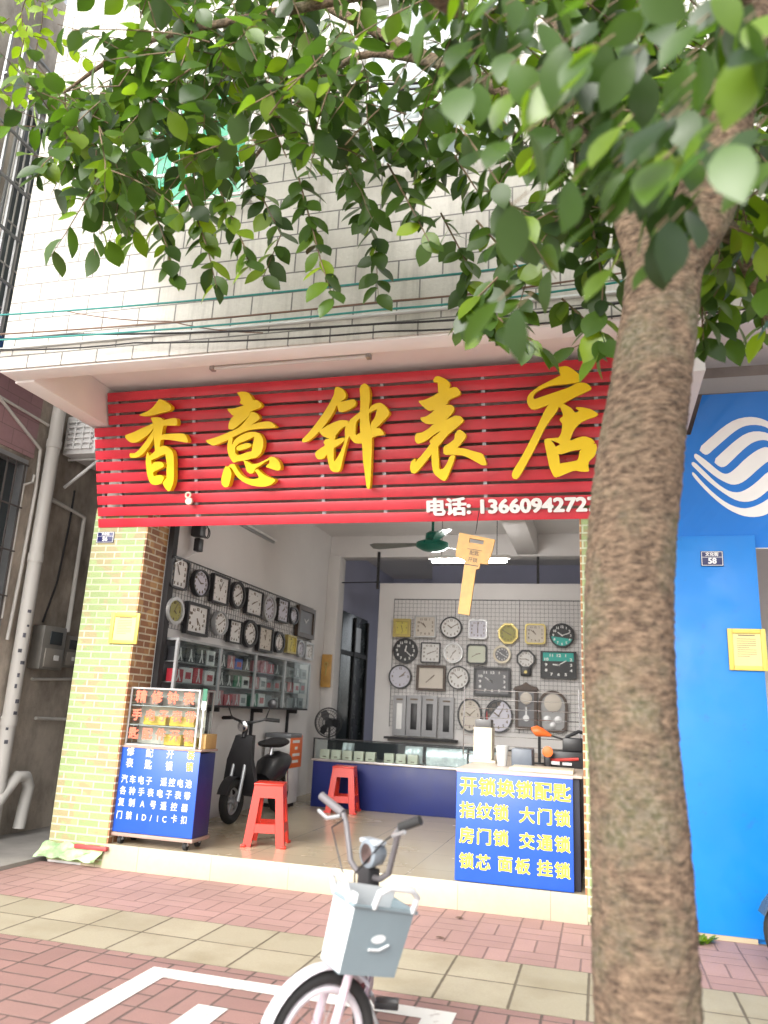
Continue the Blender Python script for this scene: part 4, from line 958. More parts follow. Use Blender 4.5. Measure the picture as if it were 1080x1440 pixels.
# ================================================================ counters
ctz = .875
CT = thing('counter', 'navy counter along the back of the shop with a glass display on top', 'counter', (-2, 8.7, ZF))
part('base', MB().box((-3.14, 8.6, ZF), (-.97, 9.1, .655), .006), NAVY, CT)
part('top', MB().box((-3.16, 8.58, .656), (-.97, 9.12, .68), .004), mat('aluminium_strip', (.5, .47, .45), .35, .08, metal=.5), CT)
part('glass_front', MB().box((-3.14, 8.60, .681), (-.97, 8.605, .885)), GLASS, CT)
part('glass_top', MB().box((-3.14, 8.60, .886), (-.97, 9.1, .892)), GLASS, CT)
part('rail', MB().box((-3.15, 8.592, .893), (-.97, 8.612, .905)).box((-3.15, 8.592, .681), (-3.135, 8.612, .892)), BLACKM, CT)
part('back_panel', MB().box((-3.14, 9.085, .681), (-.97, 9.099, .885)), BLACKM, CT)
random.seed(5)
for i in range(8):
    x = -3.02+.135*i + (.08 if i > 4 else 0)
    t = thing('watch_box', 'small cream watch box in the row behind the counter glass', 'box', (x, 8.64, .682), 'cream boxes in the glass counter')
    part('carton', MB().box((x-.055, 8.63, .682), (x+.055, 8.70, .782), .003), mat('cream_carton', (.62, .58, .46), .5), t); part('label', MB().box((x-.02, 8.628, .70), (x+.02, 8.6295, .712)), INK, t)
bagm = mat('silver_film', (.62, .64, .65), .22, .35, 14, .6, metal=.35)
def bag(x0, x1, z1, y, label):
    mb = MB(); n = 7
    P = [[Vector((x0+(x1-x0)*i/n, y-.03*math.sin(math.pi*j/4)*(1+.4*math.sin(i*2.1))-.0*j, .683+(z1-.683)*j/4)) for i in range(n+1)] for j in range(5)]
    Q = [[p+Vector((0, .05*math.sin(math.pi*j/4)+.004, 0)) for p in r_] for j, r_ in enumerate(P)]
    for L in (P, Q):
        for a, b in zip(L, L[1:]):
            for i in range(n): mb.quad(a[i], a[i+1], b[i+1], b[i])
    bmesh.ops.remove_doubles(mb.bm, verts=mb.bm.verts, dist=.0005)
    single('foil_bag', mb, bagm, label, 'bag', 'silver bags in the glass counter')
bag(-2.86+.0, -2.72, .86, 8.80, 'small silver bag standing behind the cream boxes at the left of the counter')
bag(-2.10, -1.90, .87, 8.72, 'silver bag behind the counter glass right of the cream boxes')
bag(-1.85, -1.40, .87, 8.68, 'wide white and silver bag behind the counter glass')
bag(-1.38, -1.02, .86, 8.70, 'silver bag behind the counter glass next to the front counter')
# front counter with the blue lettered banner
FC = thing('front_counter', 'cream topped counter by the step with a lettered blue banner on its front', 'counter', (-.57, 5.6, ZF))
part('body', MB().box((-.95, 5.56, ZF+.001), (-.14, 8.55, .865), .005), mat('dark_counter_side', (.02, .022, .04), .5), FC)
part('top', MB().box((-.97, 5.535, .866), (-.12, 8.55, .885), .004), mat('counter_top', (.52, .45, .38), .4, .1), FC)
bnr = part('banner', MB().box((-.958, 5.508, ZF+.004), (-.183, 5.555, .862), .004), BANNER, FC)
part('trim', MB().box((-.960, 5.506, .8625), (-.181, 5.534, .884), .002), mat('pink_trim', (.55, .42, .40), .5), FC)
def line(txt, px0, py0, px1, py1, hpx, y=5.506):
    a, b = aty(px0, py0, y), aty(px1, py1, y); return txt, a, b, hpx
z8 = lambda x, y: (620+x/5.1429, 1060+y/5.1429)
def row(chars, y, parent, m, bold):
    """each character at its own place: (text, zoom x centre, zoom y centre, zoom size)"""
    mb = MB()
    for ch, x, yy, s_ in chars:
        c = aty(*z8(x, yy), y); e = aty(*z8(x, yy-s_), y); sz_ = (e-c).length*1.0
        add_text(mb, ch, sz_, frame_M(c, (1, 0, 0), (0, 0, 1)), sz_*bold, .001)
    part('lettering', mb, m, parent)
def spread(txt, x0, y0, x1, y1, s_):
    n = len(txt); return [(c, x0+(x1-x0)*i/max(1, n-1), y0+(y1-y0)*i/max(1, n-1), s_) for i, c in enumerate(txt)]
row(spread('开锁换锁配匙', 200, 240, 875, 292, 138), 5.507, FC, LETTER_Y, .030)
row(spread('指纹锁', 192, 415, 435, 435, 124) + spread('大门锁', 622, 452, 880, 478, 124), 5.507, FC, LETTER_Y, .030)
row(spread('房门锁', 188, 598, 435, 620, 124) + spread('交通锁', 622, 640, 880, 665, 124), 5.507, FC, LETTER_Y, .030)
row(spread('锁芯', 185, 782, 305, 795, 120) + spread('面板', 465, 806, 592, 822, 120) + spread('挂锁', 752, 838, 880, 855, 124), 5.507, FC, LETTER_Y, .030)
# things on the front counter
def onto(px, py, y): p = aty(px, py, y); return p
CTZ = .886
def bx_px(x0, y0, x1, y): a = aty(x0, y0, y); b = aty(x1, y0, y); return a.x, b.x, a.z
a, b, zt_ = bx_px(666, 1022, 692, 6.3)
t = thing('cream_canister', 'tall cream box with a grey lid standing on the front counter', 'box', ((a+b)/2, 6.4, CTZ))
part('body', MB().box((a, 6.3, CTZ+.02), (b, 6.47, zt_), .008), CREAM, t); part('foot', MB().box((a-.03, 6.28, CTZ), (b+.03, 6.49, CTZ+.0195), .004), CREAM, t)
part('lid', MB().box((a+.01, 6.31, zt_+.0005), (b-.01, 6.46, zt_+.06), .006), mat('grey_lid', (.12, .12, .12), .4), t)
ca = aty(706, 1062, 6.05)
t = thing('plastic_cup', 'clear plastic cup on the front counter', 'cup', (ca.x, 6.05, CTZ))
part('wall', MB().lathe([(.034, CTZ), (.050, CTZ+.14), (.052, CTZ+.145), (.047, CTZ+.143), (.031, CTZ+.01)], (ca.x, 6.05, 0)), mat('frosted_cup', (.55, .56, .55), .2, .05), t)
a, b, zz = bx_px(720, 1050, 745, 6.1)
single('grey_tray', MB().box((a, 6.05, CTZ), (b+.02, 6.3, CTZ+.13), .01), mat('slate_plastic', (.12, .14, .17), .4), 'slate grey tray between the clear cup and the orange tools', 'tray')
a, b, zz = bx_px(716, 1078, 806, 5.62)
single('work_mat', MB().box((a, 5.60, CTZ), (b, 5.95, CTZ+.022), .005), CREAM, 'cream work mat at the front edge of the counter', 'mat')
km = aty(795, 1050, 6.35)
t = thing('key_machine', 'black key cutting machine with red levers at the wall end of the counter', 'machine', (km.x, 6.4, CTZ))
part('body', MB().box((km.x-.16, 6.3, CTZ), (km.x+.14, 6.55, CTZ+.12), .01).box((km.x-.02, 6.32, CTZ+.12), (km.x+.13, 6.5, CTZ+.22), .01), BLACK, t)
part('lever', MB().tube([(km.x-.12, 6.285, CTZ+.05), (km.x+.10, 6.285, CTZ+.07)], .012, 8), mat('red_lever', (.5, .04, .03), .4), t)
part('vice', MB().box((km.x-.13, 6.27, CTZ+.02), (km.x-.04, 6.298, CTZ+.045)).box((km.x-.02, 6.27, CTZ+.02), (km.x+.05, 6.298, CTZ+.04)), CHROME, t)
part('guard', MB().tube([(km.x+.0, 6.4, CTZ+.22), (km.x+.10, 6.42, CTZ+.27), (km.x+.16, 6.42, CTZ+.25)], .014, 8), BLACK, t)
ob = aty(770, 1057, 6.2)
t = thing('grinding_wheel', 'round orange disc on a stub in front of the key machine', 'tool', (ob.x, 6.2, CTZ))
part('disc', MB().lathe([(.028, -.01), (.040, -.008), (.040, .008), (.028, .012)], n=24, M=frame_M((ob.x, 6.2, ob.z), (1, 0, 0), (0, 0, 1))), ORANGE, t)
part('stand', MB().box((ob.x-.02, 6.205, CTZ), (ob.x+.02, 6.24, ob.z), .004), BLACK, t)
oh = aty(762, 1029, 6.6); hg = .62
t = thing('heat_gun', 'orange pear shaped hand tool above the counter with a black lead', 'tool', (oh.x, 6.6, CTZ))
part('body', MB().tube([(oh.x-.075, 6.6, oh.z-.005), (oh.x-.07, 6.6, oh.z), (oh.x-.04, 6.6, oh.z+.005), (oh.x+.0, 6.6, oh.z-.005), (oh.x+.06, 6.6, oh.z-.022), (oh.x+.075, 6.6, oh.z-.026)], [.016, .036, .044, .036, .015, .01], 14), ORANGE, t)
part('stand', MB().cyl((oh.x-.02, 6.6, CTZ), (oh.x-.02, 6.6, oh.z-.04), .012, 8).cyl((oh.x-.02, 6.6, CTZ), (oh.x-.02, 6.6, CTZ+.01), .05, 16), BLACK, t)
part('lead', MB().tube([(oh.x+.07, 6.6, oh.z-.026), (oh.x+.17, 6.58, oh.z-.05), (oh.x+.19, 6.55, oh.z-.13), (oh.x+.15, 6.5, CTZ+.005)], .008, 6), BLACK, t)
# thin wire rack along the counter
ra, rb = aty(656, 985, 6.75), aty(812, 1068, 6.75)
t = thing('wire_rack', 'open rack of thin pale wires over the front counter', 'rack', ((ra.x+rb.x)/2, 6.75, CTZ))
rk = MB()
for i in range(8): z = CTZ+.04+.075*i; rk.tube([(ra.x-.02, 6.75, z), (rb.x+.02, 6.75, z)], .003, 6)
part('wires', rk, CHROME, t)
part('post', MB().cyl((ra.x-.02, 6.756, CTZ), (ra.x-.02, 6.756, CTZ+.6), .005, 8), CHROME, t); part('post', MB().cyl((rb.x+.02, 6.756, CTZ), (rb.x+.02, 6.756, CTZ+.6), .005, 8), CHROME, t)

# ================================================================ rolling cabinet at the left of the step
ang = 0.0
FCB = thing('rolling_cabinet', 'blue bannered rolling cabinet beside the yellow brick pillar', 'cabinet', (-3.600, 5.53, ZF))
def rl(x0, y0, z0, x1, y1, z1, bev=.004): return MB().box((x0, y0, z0), (x1, y1, z1), bev)
Wc, Dc = .672, .25
part('body', rl(0, .004, .085, Wc, Dc, .69), NAVY, FCB, local=True)
part('banner', rl(-.004, -.006, .088, Wc+.002, .003, .70, .002), BANNER, FCB, local=True)
part('base', rl(-.012, -.012, .058, Wc+.012, Dc+.012, .084), mat('brown_edge', (.34, .24, .20), .5), FCB, local=True)
part('top', rl(-.012, -.012, .701, Wc+.012, Dc+.012, .718), mat('brown_edge', (.34, .24, .20), .5), FCB, local=True)
for x in (.06, Wc-.06):
    for y in (.03, Dc-.04):
        c = part('caster', MB().cyl((x-.014, y, .028), (x+.014, y, .028), .028, 16), RUBBER, FCB, local=True)
        part('fork', MB().box((x-.02, y-.012, .03), (x-.0145, y+.012, .057)).box((x+.0145, y-.012, .03), (x+.02, y+.012, .057)), GREYM, c, local=True)
z6 = lambda x, y: (140+x/5.4, 950+y/5.4)
Mc = Matrix.Translation((-3.600, 5.53, ZF)) @ Matrix.Rotation(ang, 4, 'Z')
nrm = (Mc.to_3x3() @ Vector((0, -1, 0))); exv = Mc.to_3x3() @ Vector((1, 0, 0))
Mci = Mc.inverted()
def crow(chars, off, parent, m, bold, wid=.88):
    mb = MB()
    for ch, x, yy, s_ in chars:
        P = Mc @ Vector((0, off, 0)); c = Mci @ at_plane(*z6(x, yy), P, nrm); e = Mci @ at_plane(*z6(x, yy-s_), P, nrm); sz_ = abs(e.z-c.z)
        add_text(mb, ch, sz_, frame_M(c, (1, 0, 0), (0, 0, 1)), sz_*bold, .001, sx=wid)
    part('lettering', mb, m, parent, local=True)
LETTER_P = mat('pale_lettering', (.72, .72, .58), .5, .04)
crow([('修', 237, 578, 76), ('配', 380, 590, 76), ('开', 537, 600, 76)], -.0072, FCB, LETTER_P, .02)
crow([('装', 693, 610, 76)], -.0072, FCB, LETTER_Y, .02)
crow([('表', 228, 668, 76), ('匙', 370, 680, 76), ('锁', 528, 692, 76)], -.0072, FCB, LETTER_P, .02)
crow([('锁', 683, 700, 76)], -.0072, FCB, LETTER_Y, .02)
crow(spread('汽车电子', 190, 788, 375, 804, 68) + spread('遥控电池', 487, 812, 675, 828, 68), -.0072, FCB, LETTER_P, .012)
crow(spread('各种手表电子表带', 178, 875, 665, 920, 68), -.0072, FCB, LETTER_P, .012)
crow(spread('复制A号遥控器', 165, 962, 645, 1010, 68), -.0072, FCB, LETTER_P, .012)
crow(spread('门禁', 150, 1060, 222, 1066, 66) + spread('ID/IC', 285, 1076, 492, 1094, 66) + spread('卡扣', 565, 1092, 640, 1102, 66), -.0072, FCB, LETTER_P, .012)
FCB.rotation_euler.z = ang
# glass showcase standing on it
SC = thing('glass_showcase', 'small glass showcase with red lettering on top of the blue rolling cabinet', 'showcase', Mc @ Vector((.01, .015, .719)))
Ws, Ds, Hs = .60, .23, .43
al = mat('showcase_frame', (.42, .40, .39), .4, .1, metal=.4)
fm = MB()
for x in (0, Ws):
    for y in (0, Ds): fm.box((x-.007, y-.007, 0), (x+.007, y+.007, Hs))
for z in (.0, Hs): fm.box((-.008, -.008, z-.0), (Ws+.008, Ds+.008, z+.012))
part('frame', fm, al, SC, local=True)
sh_ = [.15, .30]
for z in sh_: part('shelf', MB().box((.008, .004, z), (Ws-.008, .141, z+.006)), al, SC, local=True)
part('pane', MB().box((.008, -.003, .013), (Ws-.008, .000, Hs-.001)), GLASS, SC, local=True)
part('pane', MB().box((Ws-.001, .008, .013), (Ws+.002, Ds-.008, Hs-.001)), GLASS, SC, local=True)
part('back_panel', MB().box((.008, .142, .013), (Ws-.008, .147, Hs-.001)), mat('showcase_back', (.80, .70, .60), .5), SC, local=True)
def srow(txt, x0, x1, z, s_):
    mb = MB(); n = len(txt)
    for i, c in enumerate(txt):
        add_text(mb, c, s_, frame_M((x0+(x1-x0)*i/(n-1), -.0045, z), (1, 0, 0), (0, 0, 1)), s_*.035, .001)
    part('lettering', mb, LETTER_R, SC, local=True)
srow('精修钟表', .09, .51, .365, .10); srow('手电子表带', .07, .54, .225, .09); srow('匙配件开锁', .06, .54, .085, .09)
SC.rotation_euler.z = ang
YELB = mat('yellow_packet', (.75, .48, .06), .4, .15)
i = 0
for z, items in ((.157, [(.10, .3, .04, .05), (.33, .55, .03, .055)]), (.013, [(.30, .45, .05, .06), (.48, .58, .04, .05)]), (.307, [(.08, .22, .04, .05), (.30, .50, .05, .03)])):
    for x0, x1, dy, h in items:
        lab = ['yellow packet at the left of the showcase\'s middle shelf', 'long yellow packet at the right of the showcase\'s middle shelf', 'yellow packet in the middle of the showcase floor', 'small yellow packet at the right end of the showcase floor', 'short packet at the left of the showcase\'s top shelf', 'flat packet at the right of the showcase\'s top shelf'][i]; i += 1
        mb = MB().box((x0, .045, z), (x1, .05+dy*1.7, z+h*1.35), .008); mb.xf(Mc @ Matrix.Translation((.01, .015, .719)))
        single('packet', mb, YELB if i <= 4 else mat('brown_packet', (.3, .2, .16), .5), lab, 'packet', 'packets in the showcase')
bxm = MB().box((.615, .06, .7185), (.675, .24, .83), .004); bxm.xf(Mc)
single('card_box', bxm, mat('brown_card', (.42, .26, .09), .6), 'brown card box beside the showcase on the rolling cabinet', 'box')
gt = MB().box((.70, .03, 1.08), (.735, .05, 1.19), .004); 
t = thing('price_tag', 'green and white tag on a white stick at the corner of the rolling cabinet', 'tag', Mc @ Vector((.645, .03, .72)))
part('card', MB().box((-.018, -.004, .36), (.018, .004, .45)), cols_['green'], t, local=True); part('lower_card', MB().box((-.018, -.004, .29), (.018, .004, .355)), LETTER_W, t, local=True); part('stick', MB().cyl((0, 0, 0), (0, 0, .29), .007, 8), LETTER_W, t, local=True)

# ================================================================ stools
def stool(label, x, y, rz):
    t = thing('plastic_stool', label, 'stool', (x, y, ZF), 'red plastic stools in the shop')
    hb_, ht_, Hh = .162, .112, .455
    def side_pt(u, z): # u in -1..1 along the side, on the tapering face
        r_ = hb_+(ht_-hb_)*z/Hh; return Vector((u*r_, -r_, z))
    for k in range(4):
        mb = MB(); inw = Vector((0, .012, .002))
        def q(*uz): mb.prism([side_pt(u, z) for u, z in uz], inw)
        q((-1, 0), (-.62, 0), (-.56, .10), (-.50, .38), (-.62, Hh-.0), (-1, Hh))
        q((1, 0), (1, Hh), (.62, Hh), (.50, .38), (.56, .10), (.62, 0))
        q((-.545, .105), (.545, .105), (.53, .17), (-.53, .17))
        q((-.50, .36), (.50, .36), (.615, Hh), (-.615, Hh))
        mb.xf(Matrix.Rotation(k*math.pi/2, 4, 'Z'))
        part('side', mb, PLASTIC_RED, t, local=True, smooth=0)
    mb = MB().box((-ht_-.006, -ht_-.006, Hh-.004), (ht_+.006, ht_+.006, Hh+.014), .006); part('seat', mb, PLASTIC_RED, t, local=True)
    mb = MB()
    for sx in (-1, 1):
        for sy in (-1, 1): mb.box((sx*hb_-.014+(-.012 if sx > 0 else .0), sy*hb_-.014+(-.012 if sy > 0 else 0), 0), (sx*hb_+.014+(0 if sx > 0 else .012), sy*hb_+.014+(0 if sy > 0 else .012), .02), .004)
    part('foot', mb, PLASTIC_RED, t, local=True)
    t.rotation_euler.z = rz; return t
stool('red plastic stool standing near the step between cabinet and bicycle', -2.575, 6.10, R(15))
stool('red plastic stool pushed against the navy counter', -2.68, 8.36, R(8))

# ================================================================ electric scooters
def scooter(label, loc, rz, body=BLACK, group=None):
    t = thing('electric_scooter', label, 'scooter', loc, group)
    L = dict(local=True)
    def wheel(x):
        M = frame_M((x, 0, .22), (1, 0, 0), (0, 0, 1))
        w = part('wheel', MB().torus(M, .175, .045, 36, 10), RUBBER, t, **L)
        rm = MB().torus(M, .125, .014, 30, 8)
        for k in range(5): a = 2*math.pi*k/5; rm.tube([M @ Vector((0, 0, 0)), M @ Vector((.13*math.cos(a), .13*math.sin(a), 0))], .014, 6)
        rm.cyl((x, -.05, .22), (x, .05, .22), .035, 14); part('rim', rm, GREYM, w, **L)
    wheel(.58); wheel(-.55)
    ft = [(.58+.235*math.cos(R(a)), 0, .22+.235*math.sin(R(a))) for a in range(20, 165, 12)]
    mb = MB()
    for a, b in zip(ft, ft[1:]):
        for s_ in (1,): mb.quad(Vector(a)+Vector((0, -.055, 0)), Vector(b)+Vector((0, -.055, 0)), Vector(b)+Vector((0, .055, 0)), Vector(a)+Vector((0, .055, 0)))
    bmesh.ops.remove_doubles(mb.bm, verts=mb.bm.verts, dist=.001); bmesh.ops.solidify(mb.bm, geom=mb.bm.faces[:], thickness=.006)
    part('fender', mb, body, t, **L)
    fk = MB()
    for s_ in (-1, 1): fk.tube([(.58, s_*.07, .22), (.46, s_*.065, .62)], .02, 8)
    part('fork', fk, GREYM, t, **L)
    part('leg_shield', MB().prism([Vector(p) for p in ((.44, -.20, .30), (.50, -.14, .62), (.43, -.10, .86), (.43, .10, .86), (.50, .14, .62), (.44, .20, .30))], (-.07, 0, .01)), body, t, **L)
    part('floorboard', MB().box((-.12, -.15, .26), (.42, .15, .31), .015), body, t, **L)
    bd = MB().tube([(-.10, 0, .38), (-.22, 0, .48), (-.45, 0, .52), (-.72, 0, .56)], [.10, .15, .15, .07], 12)
    for v in bd.bm.verts: v.co.z = .50+(v.co.z-.50)*1.1
    part('body', bd, body, t, **L)
    part('post', MB().cyl((-.26, 0, .60), (-.28, 0, .72), .025, 10), CHROME, t, **L)
    st = MB().tube([(.02, 0, .765), (-.06, 0, .775), (-.2, 0, .78), (-.4, 0, .79), (-.55, 0, .80), (-.60, 0, .79)], [.03, .075, .10, .13, .10, .03], 14)
    for v in st.bm.verts: v.co.z = .76+(v.co.z-.76)*.45
    part('seat', st, BLACKM, t, **L)
    part('steering_column', MB().tube([(.44, 0, .84), (.38, 0, 1.0)], .028, 10), BLACK, t, **L)
    part('handlebar', MB().tube([(.30, -.33, 1.03), (.36, -.2, 1.04), (.39, -.06, 1.0), (.39, .06, 1.0), (.36, .2, 1.04), (.30, .33, 1.03)], .014, 8), BLACK, t, **L)
    for s_ in (-1, 1):
        part('grip', MB().cyl((.36, s_*.2, 1.04), (.30, s_*.34, 1.03), .02, 10), RUBBER, t, **L)
        m_ = part('mirror', MB().lathe([(.045, 0), (.055, .008), (.04, .02)], n=16, M=frame_M((.36, s_*.27, 1.20), (0, 1, 0), (0, 0, 1))), BLACK, t, **L)
        part('stalk', MB().tube([(.36, s_*.2, 1.04), (.37, s_*.24, 1.14), (.365, s_*.27, 1.17)], .007, 6), BLACK, m_, **L)
    part('headlight', MB().lathe([(.03, 0), (.055, .03), (.06, .06), (.05, .068)], n=18, M=frame_M((.43, 0, .96), (0, 1, 0), (0, 0, 1))), CHROME, t, **L)
    part('shock', MB().cyl((-.55, .10, .24), (-.50, .10, .50), .022, 10).cyl((-.55, -.10, .24), (-.50, -.10, .50), .022, 10), CHROME, t, **L)
    part('stand', MB().tube([(-.15, .10, .27), (-.22, .24, .01), (-.27, .25, .012)], .011, 8), CHROME, t, **L)
    t.rotation_euler.z = rz; return t
scooter('black electric scooter parked inside between the rolling cabinet and the white freezer', (-3.27, 7.42, ZF), R(-92), group='electric scooters').scale = (.9, .9, .9)
s2 = scooter('electric scooter by the azure pillar of which only the front wheel shows', (1.60, 4.93, 0), R(186), body=mat('dark_blue_enamel', (.05, .07, .10), .25, .1), group='electric scooters')

# white freezer with orange notice, pedestal fan
f0, f1 = aty(352, 1029, 8.2), aty(409, 1032, 8.2)
fz = max(f0.z, f1.z)
FZ = thing('chest_freezer', 'white chest freezer with a grey lid and an orange notice on its side', 'freezer', ((f0.x+f1.x)/2, 8.4, ZF))
part('body', MB().box((XC+.03, 8.2, ZF+.04), (f1.x, 8.52, fz-.05), .012), WHITE, FZ)
part('lid', MB().box((XC+.025, 8.19, fz-.049), (f1.x+.008, 8.53, fz), .01), mat('grey_lid2', (.16, .17, .18), .35), FZ)
part('foot', MB().box((XC+.06, 8.23, ZF), (f1.x-.03, 8.5, ZF+.0395)), BLACKM, FZ)
nz = MB().box((f1.x+.0005, 8.205, fz-.36), (f1.x+.006, 8.56, fz-.02), .001)
nt_ = part('notice', nz, ORANGE, FZ)
nl = MB()
for i, (u0_, u1_) in enumerate(((.1, .8), (.35, .6), (.15, .85), (.15, .75))): nl.box((f1.x+.0065, 8.23+.3*u0_, fz-.10-.07*i), (f1.x+.008, 8.23+.3*u1_, fz-.07-.07*i))
part('lettering', nl, LETTER_W, nt_)
pc = aty(462, 1016, 9.45)
PF = thing('pedestal_fan', 'black pedestal fan behind the left end of the navy counter', 'fan', (pc.x, 9.45, ZF))
part('base', MB().lathe([(.17, ZF), (.17, ZF+.02), (.05, ZF+.04), (.02, ZF+.05)], (pc.x, 9.5, 0)), BLACK, PF)
part('pole', MB().cyl((pc.x, 9.5, ZF+.05), (pc.x, 9.5, pc.z), .014, 10), BLACK, PF)
cg = MB(); Mf = frame_M((pc.x, 9.44, pc.z), (1, 0, 0), (0, 0, 1))
for rr, dz in ((.175, 0), (.15, .03), (.11, .042), (.06, .05)): cg.torus(Mf @ Matrix.Translation((0, 0, dz)), rr, .004 if rr < .17 else .008, 40, 6)
for k in range(28):
    a = 2*math.pi*k/28; c_, s_ = math.cos(a), math.sin(a)
    cg.tube([Mf @ Vector((.175*c_, .175*s_, 0)), Mf @ Vector((.15*c_, .15*s_, .03)), Mf @ Vector((.04*c_, .04*s_, .053))], .0022, 4)
part('cage', cg, BLACK, PF)
bl = MB()
for k in range(3):
    a = 2*math.pi*k/3
    pl = [Mf @ Matrix.Rotation(a, 4, 'Z') @ Matrix.Rotation(R(18), 4, 'X') @ Vector(p) for p in ((.03, -.02, 0), (.09, -.06, 0), (.15, -.04, 0), (.155, .03, 0), (.10, .05, 0), (.03, .02, 0))]
    bl.prism(pl, Mf.to_3x3() @ Vector((0, 0, .003)))
part('blade', bl, BLACK, PF)
part('motor', MB().cyl((pc.x, 9.46, pc.z), (pc.x, 9.60, pc.z), .055, 18), BLACK, PF)

# ================================================================ the bicycle in front
wc = atz(450, 1466, .205)
fv = Vector((-.62, -.78, 0)).normalized(); rv = Vector((fv.y, -fv.x, 0))      # where the steering points, and its right
Uz = Vector((0, 0, 1))
BK = thing('bicycle', 'small white and pink bicycle with a grey plastic basket parked on the pavement', 'bicycle', (wc.x, wc.y, 0))
PINKW = mat('pale_pink_enamel', (.62, .50, .56), .35, .06); CREAMW = mat('white_enamel', (.60, .565, .60), .35, .06)
LILAC = mat('lilac_enamel', (.30, .20, .26), .4, .1)
GREYT = mat('worn_grey_grip', (.13, .12, .125), .5, .1)
def bl_(f, r_, z): return wc + fv*f + rv*r_ + Vector((0, 0, z-.205))
def bwheel(c, f, rr=.185):
    M = frame_M(c, f, Uz)
    w = part('wheel', MB().torus(M, rr-.018, .020, 48, 10), RUBBER, BK)
    rim = MB().torus(M, rr-.052, .013, 48, 8).cyl(c-M.to_3x3() @ Vector((0, 0, .04)), c+M.to_3x3() @ Vector((0, 0, .04)), .022, 14)
    part('rim', rim, CREAMW, w)
    sp_ = MB()
    for k in range(16):
        a = 2*math.pi*k/16; s_ = .03*(1 if k % 2 else -1)
        sp_.tube([M @ Vector((.02*math.cos(a+.5), .02*math.sin(a+.5), s_)), M @ Vector(((rr-.06)*math.cos(a), (rr-.06)*math.sin(a), 0))], .0015, 4)
    part('spokes', sp_, CHROME, w)
bwheel(wc, fv, .205)
def arc_sheet(c, f, rr, a0, a1, wd, thick=.004):
    sd = Vector((f.y, -f.x, 0)); mb = MB(); P = []
    n = 14
    for i in range(n+1):
        a = R(a0+(a1-a0)*i/n); p = c + f*rr*math.cos(a) + Uz*rr*math.sin(a); q = c + f*(rr-.012)*math.cos(a) + Uz*(rr-.012)*math.sin(a)
        P.append((q-sd*wd, p-sd*wd*.6, p+sd*wd*.6, q+sd*wd))
    for a, b in zip(P, P[1:]):
        for k in range(3): mb.quad(a[k], b[k], b[k+1], a[k+1])
    bmesh.ops.remove_doubles(mb.bm, verts=mb.bm.verts, dist=.0005); bmesh.ops.solidify(mb.bm, geom=mb.bm.faces[:], thickness=thick); return mb
part('fender', arc_sheet(wc, fv, .230, 22, 140, .027), CREAMW, BK)
crown = bl_(-.085, 0, .455); 
fk = MB()
for s_ in (-1, 1): fk.tube([bl_(0, s_*.05, .205), bl_(-.03, s_*.05, .30), bl_(-.08, s_*.045, .44), bl_(-.085, s_*.01, .46)], .015, 8)
part('fork', fk, PINKW, BK)
stem_t = bl_(-.16, 0, .685)
part('head_tube', MB().tube([crown, crown.lerp(stem_t, .32)], .022, 12), PINKW, BK)
part('stem', MB().tube([crown.lerp(stem_t, .321), stem_t], .014, 10), BLACK, BK)
part('clamp', MB().box((-.035, -.03, -.025), (.035, .03, .025), .006).xf(frame_M(stem_t, rv, Uz)), BLACKM, BK)
# high handlebar: up from the clamp, then swept back grips
gl, gr = aty(575, 1165, stem_t.y-.10), aty(440, 1118, stem_t.y+.05)
hbm = MB()
def hb(s_): return [stem_t, stem_t+rv*s_*.07+Uz*.005, stem_t+rv*s_*.115+Uz*.03, stem_t+rv*s_*.155+Uz*.15, stem_t+rv*s_*.175+Uz*.185+fv*.005]
hbm.tube(hb(1), .0105, 10).tube(hb(-1), .0105, 10)
part('handlebar', hbm, GREYT, BK)
for s_ in (-1, 1):
    e = stem_t+rv*s_*.175+Uz*.185+fv*.005
    part('grip', MB().tube([e, e+rv*s_*(.11 if s_ > 0 else .07)+fv*(.03 if s_ > 0 else -.03)+Uz*(.05 if s_ > 0 else .03)], .0155, 10), GREYT if s_ > 0 else RUBBER, BK)
    part('brake_lever', MB().tube([e+fv*.012-Uz*.01, e+rv*s_*.03+fv*.05-Uz*.02, e+rv*s_*.09+fv*.05+Uz*.0], .007, 6), GREYM, BK)
lm = stem_t+fv*.035-rv*.075+Uz*.09
l_ = part('headlamp', MB().lathe([(.02, -.04), (.04, -.02), (.046, .015), (.046, .03), (.038, .034)], n=18, M=frame_M(lm, rv, Uz) @ Matrix.Scale(-1 if frame_M(lm, rv, Uz).to_3x3().col[2].dot(fv) < 0 else 1, 4, (0, 0, 1))), mat('grey_lamp_housing', (.20, .23, .26), .4), BK)
part('lens', MB().lathe([(.032, .0), (.030, .006)], n=18, M=frame_M(lm+fv*.034, rv, Uz)), CHROME, l_)
part('visor', MB().box((-.05, -.014, .03), (.05, .03, .045), .004).xf(frame_M(lm, rv, fv)), mat('pale_visor', (.42, .46, .50), .35), l_)
part('bracket', MB().tube([lm-fv*.03, stem_t+Uz*.01], .010, 8), BLACK, l_)
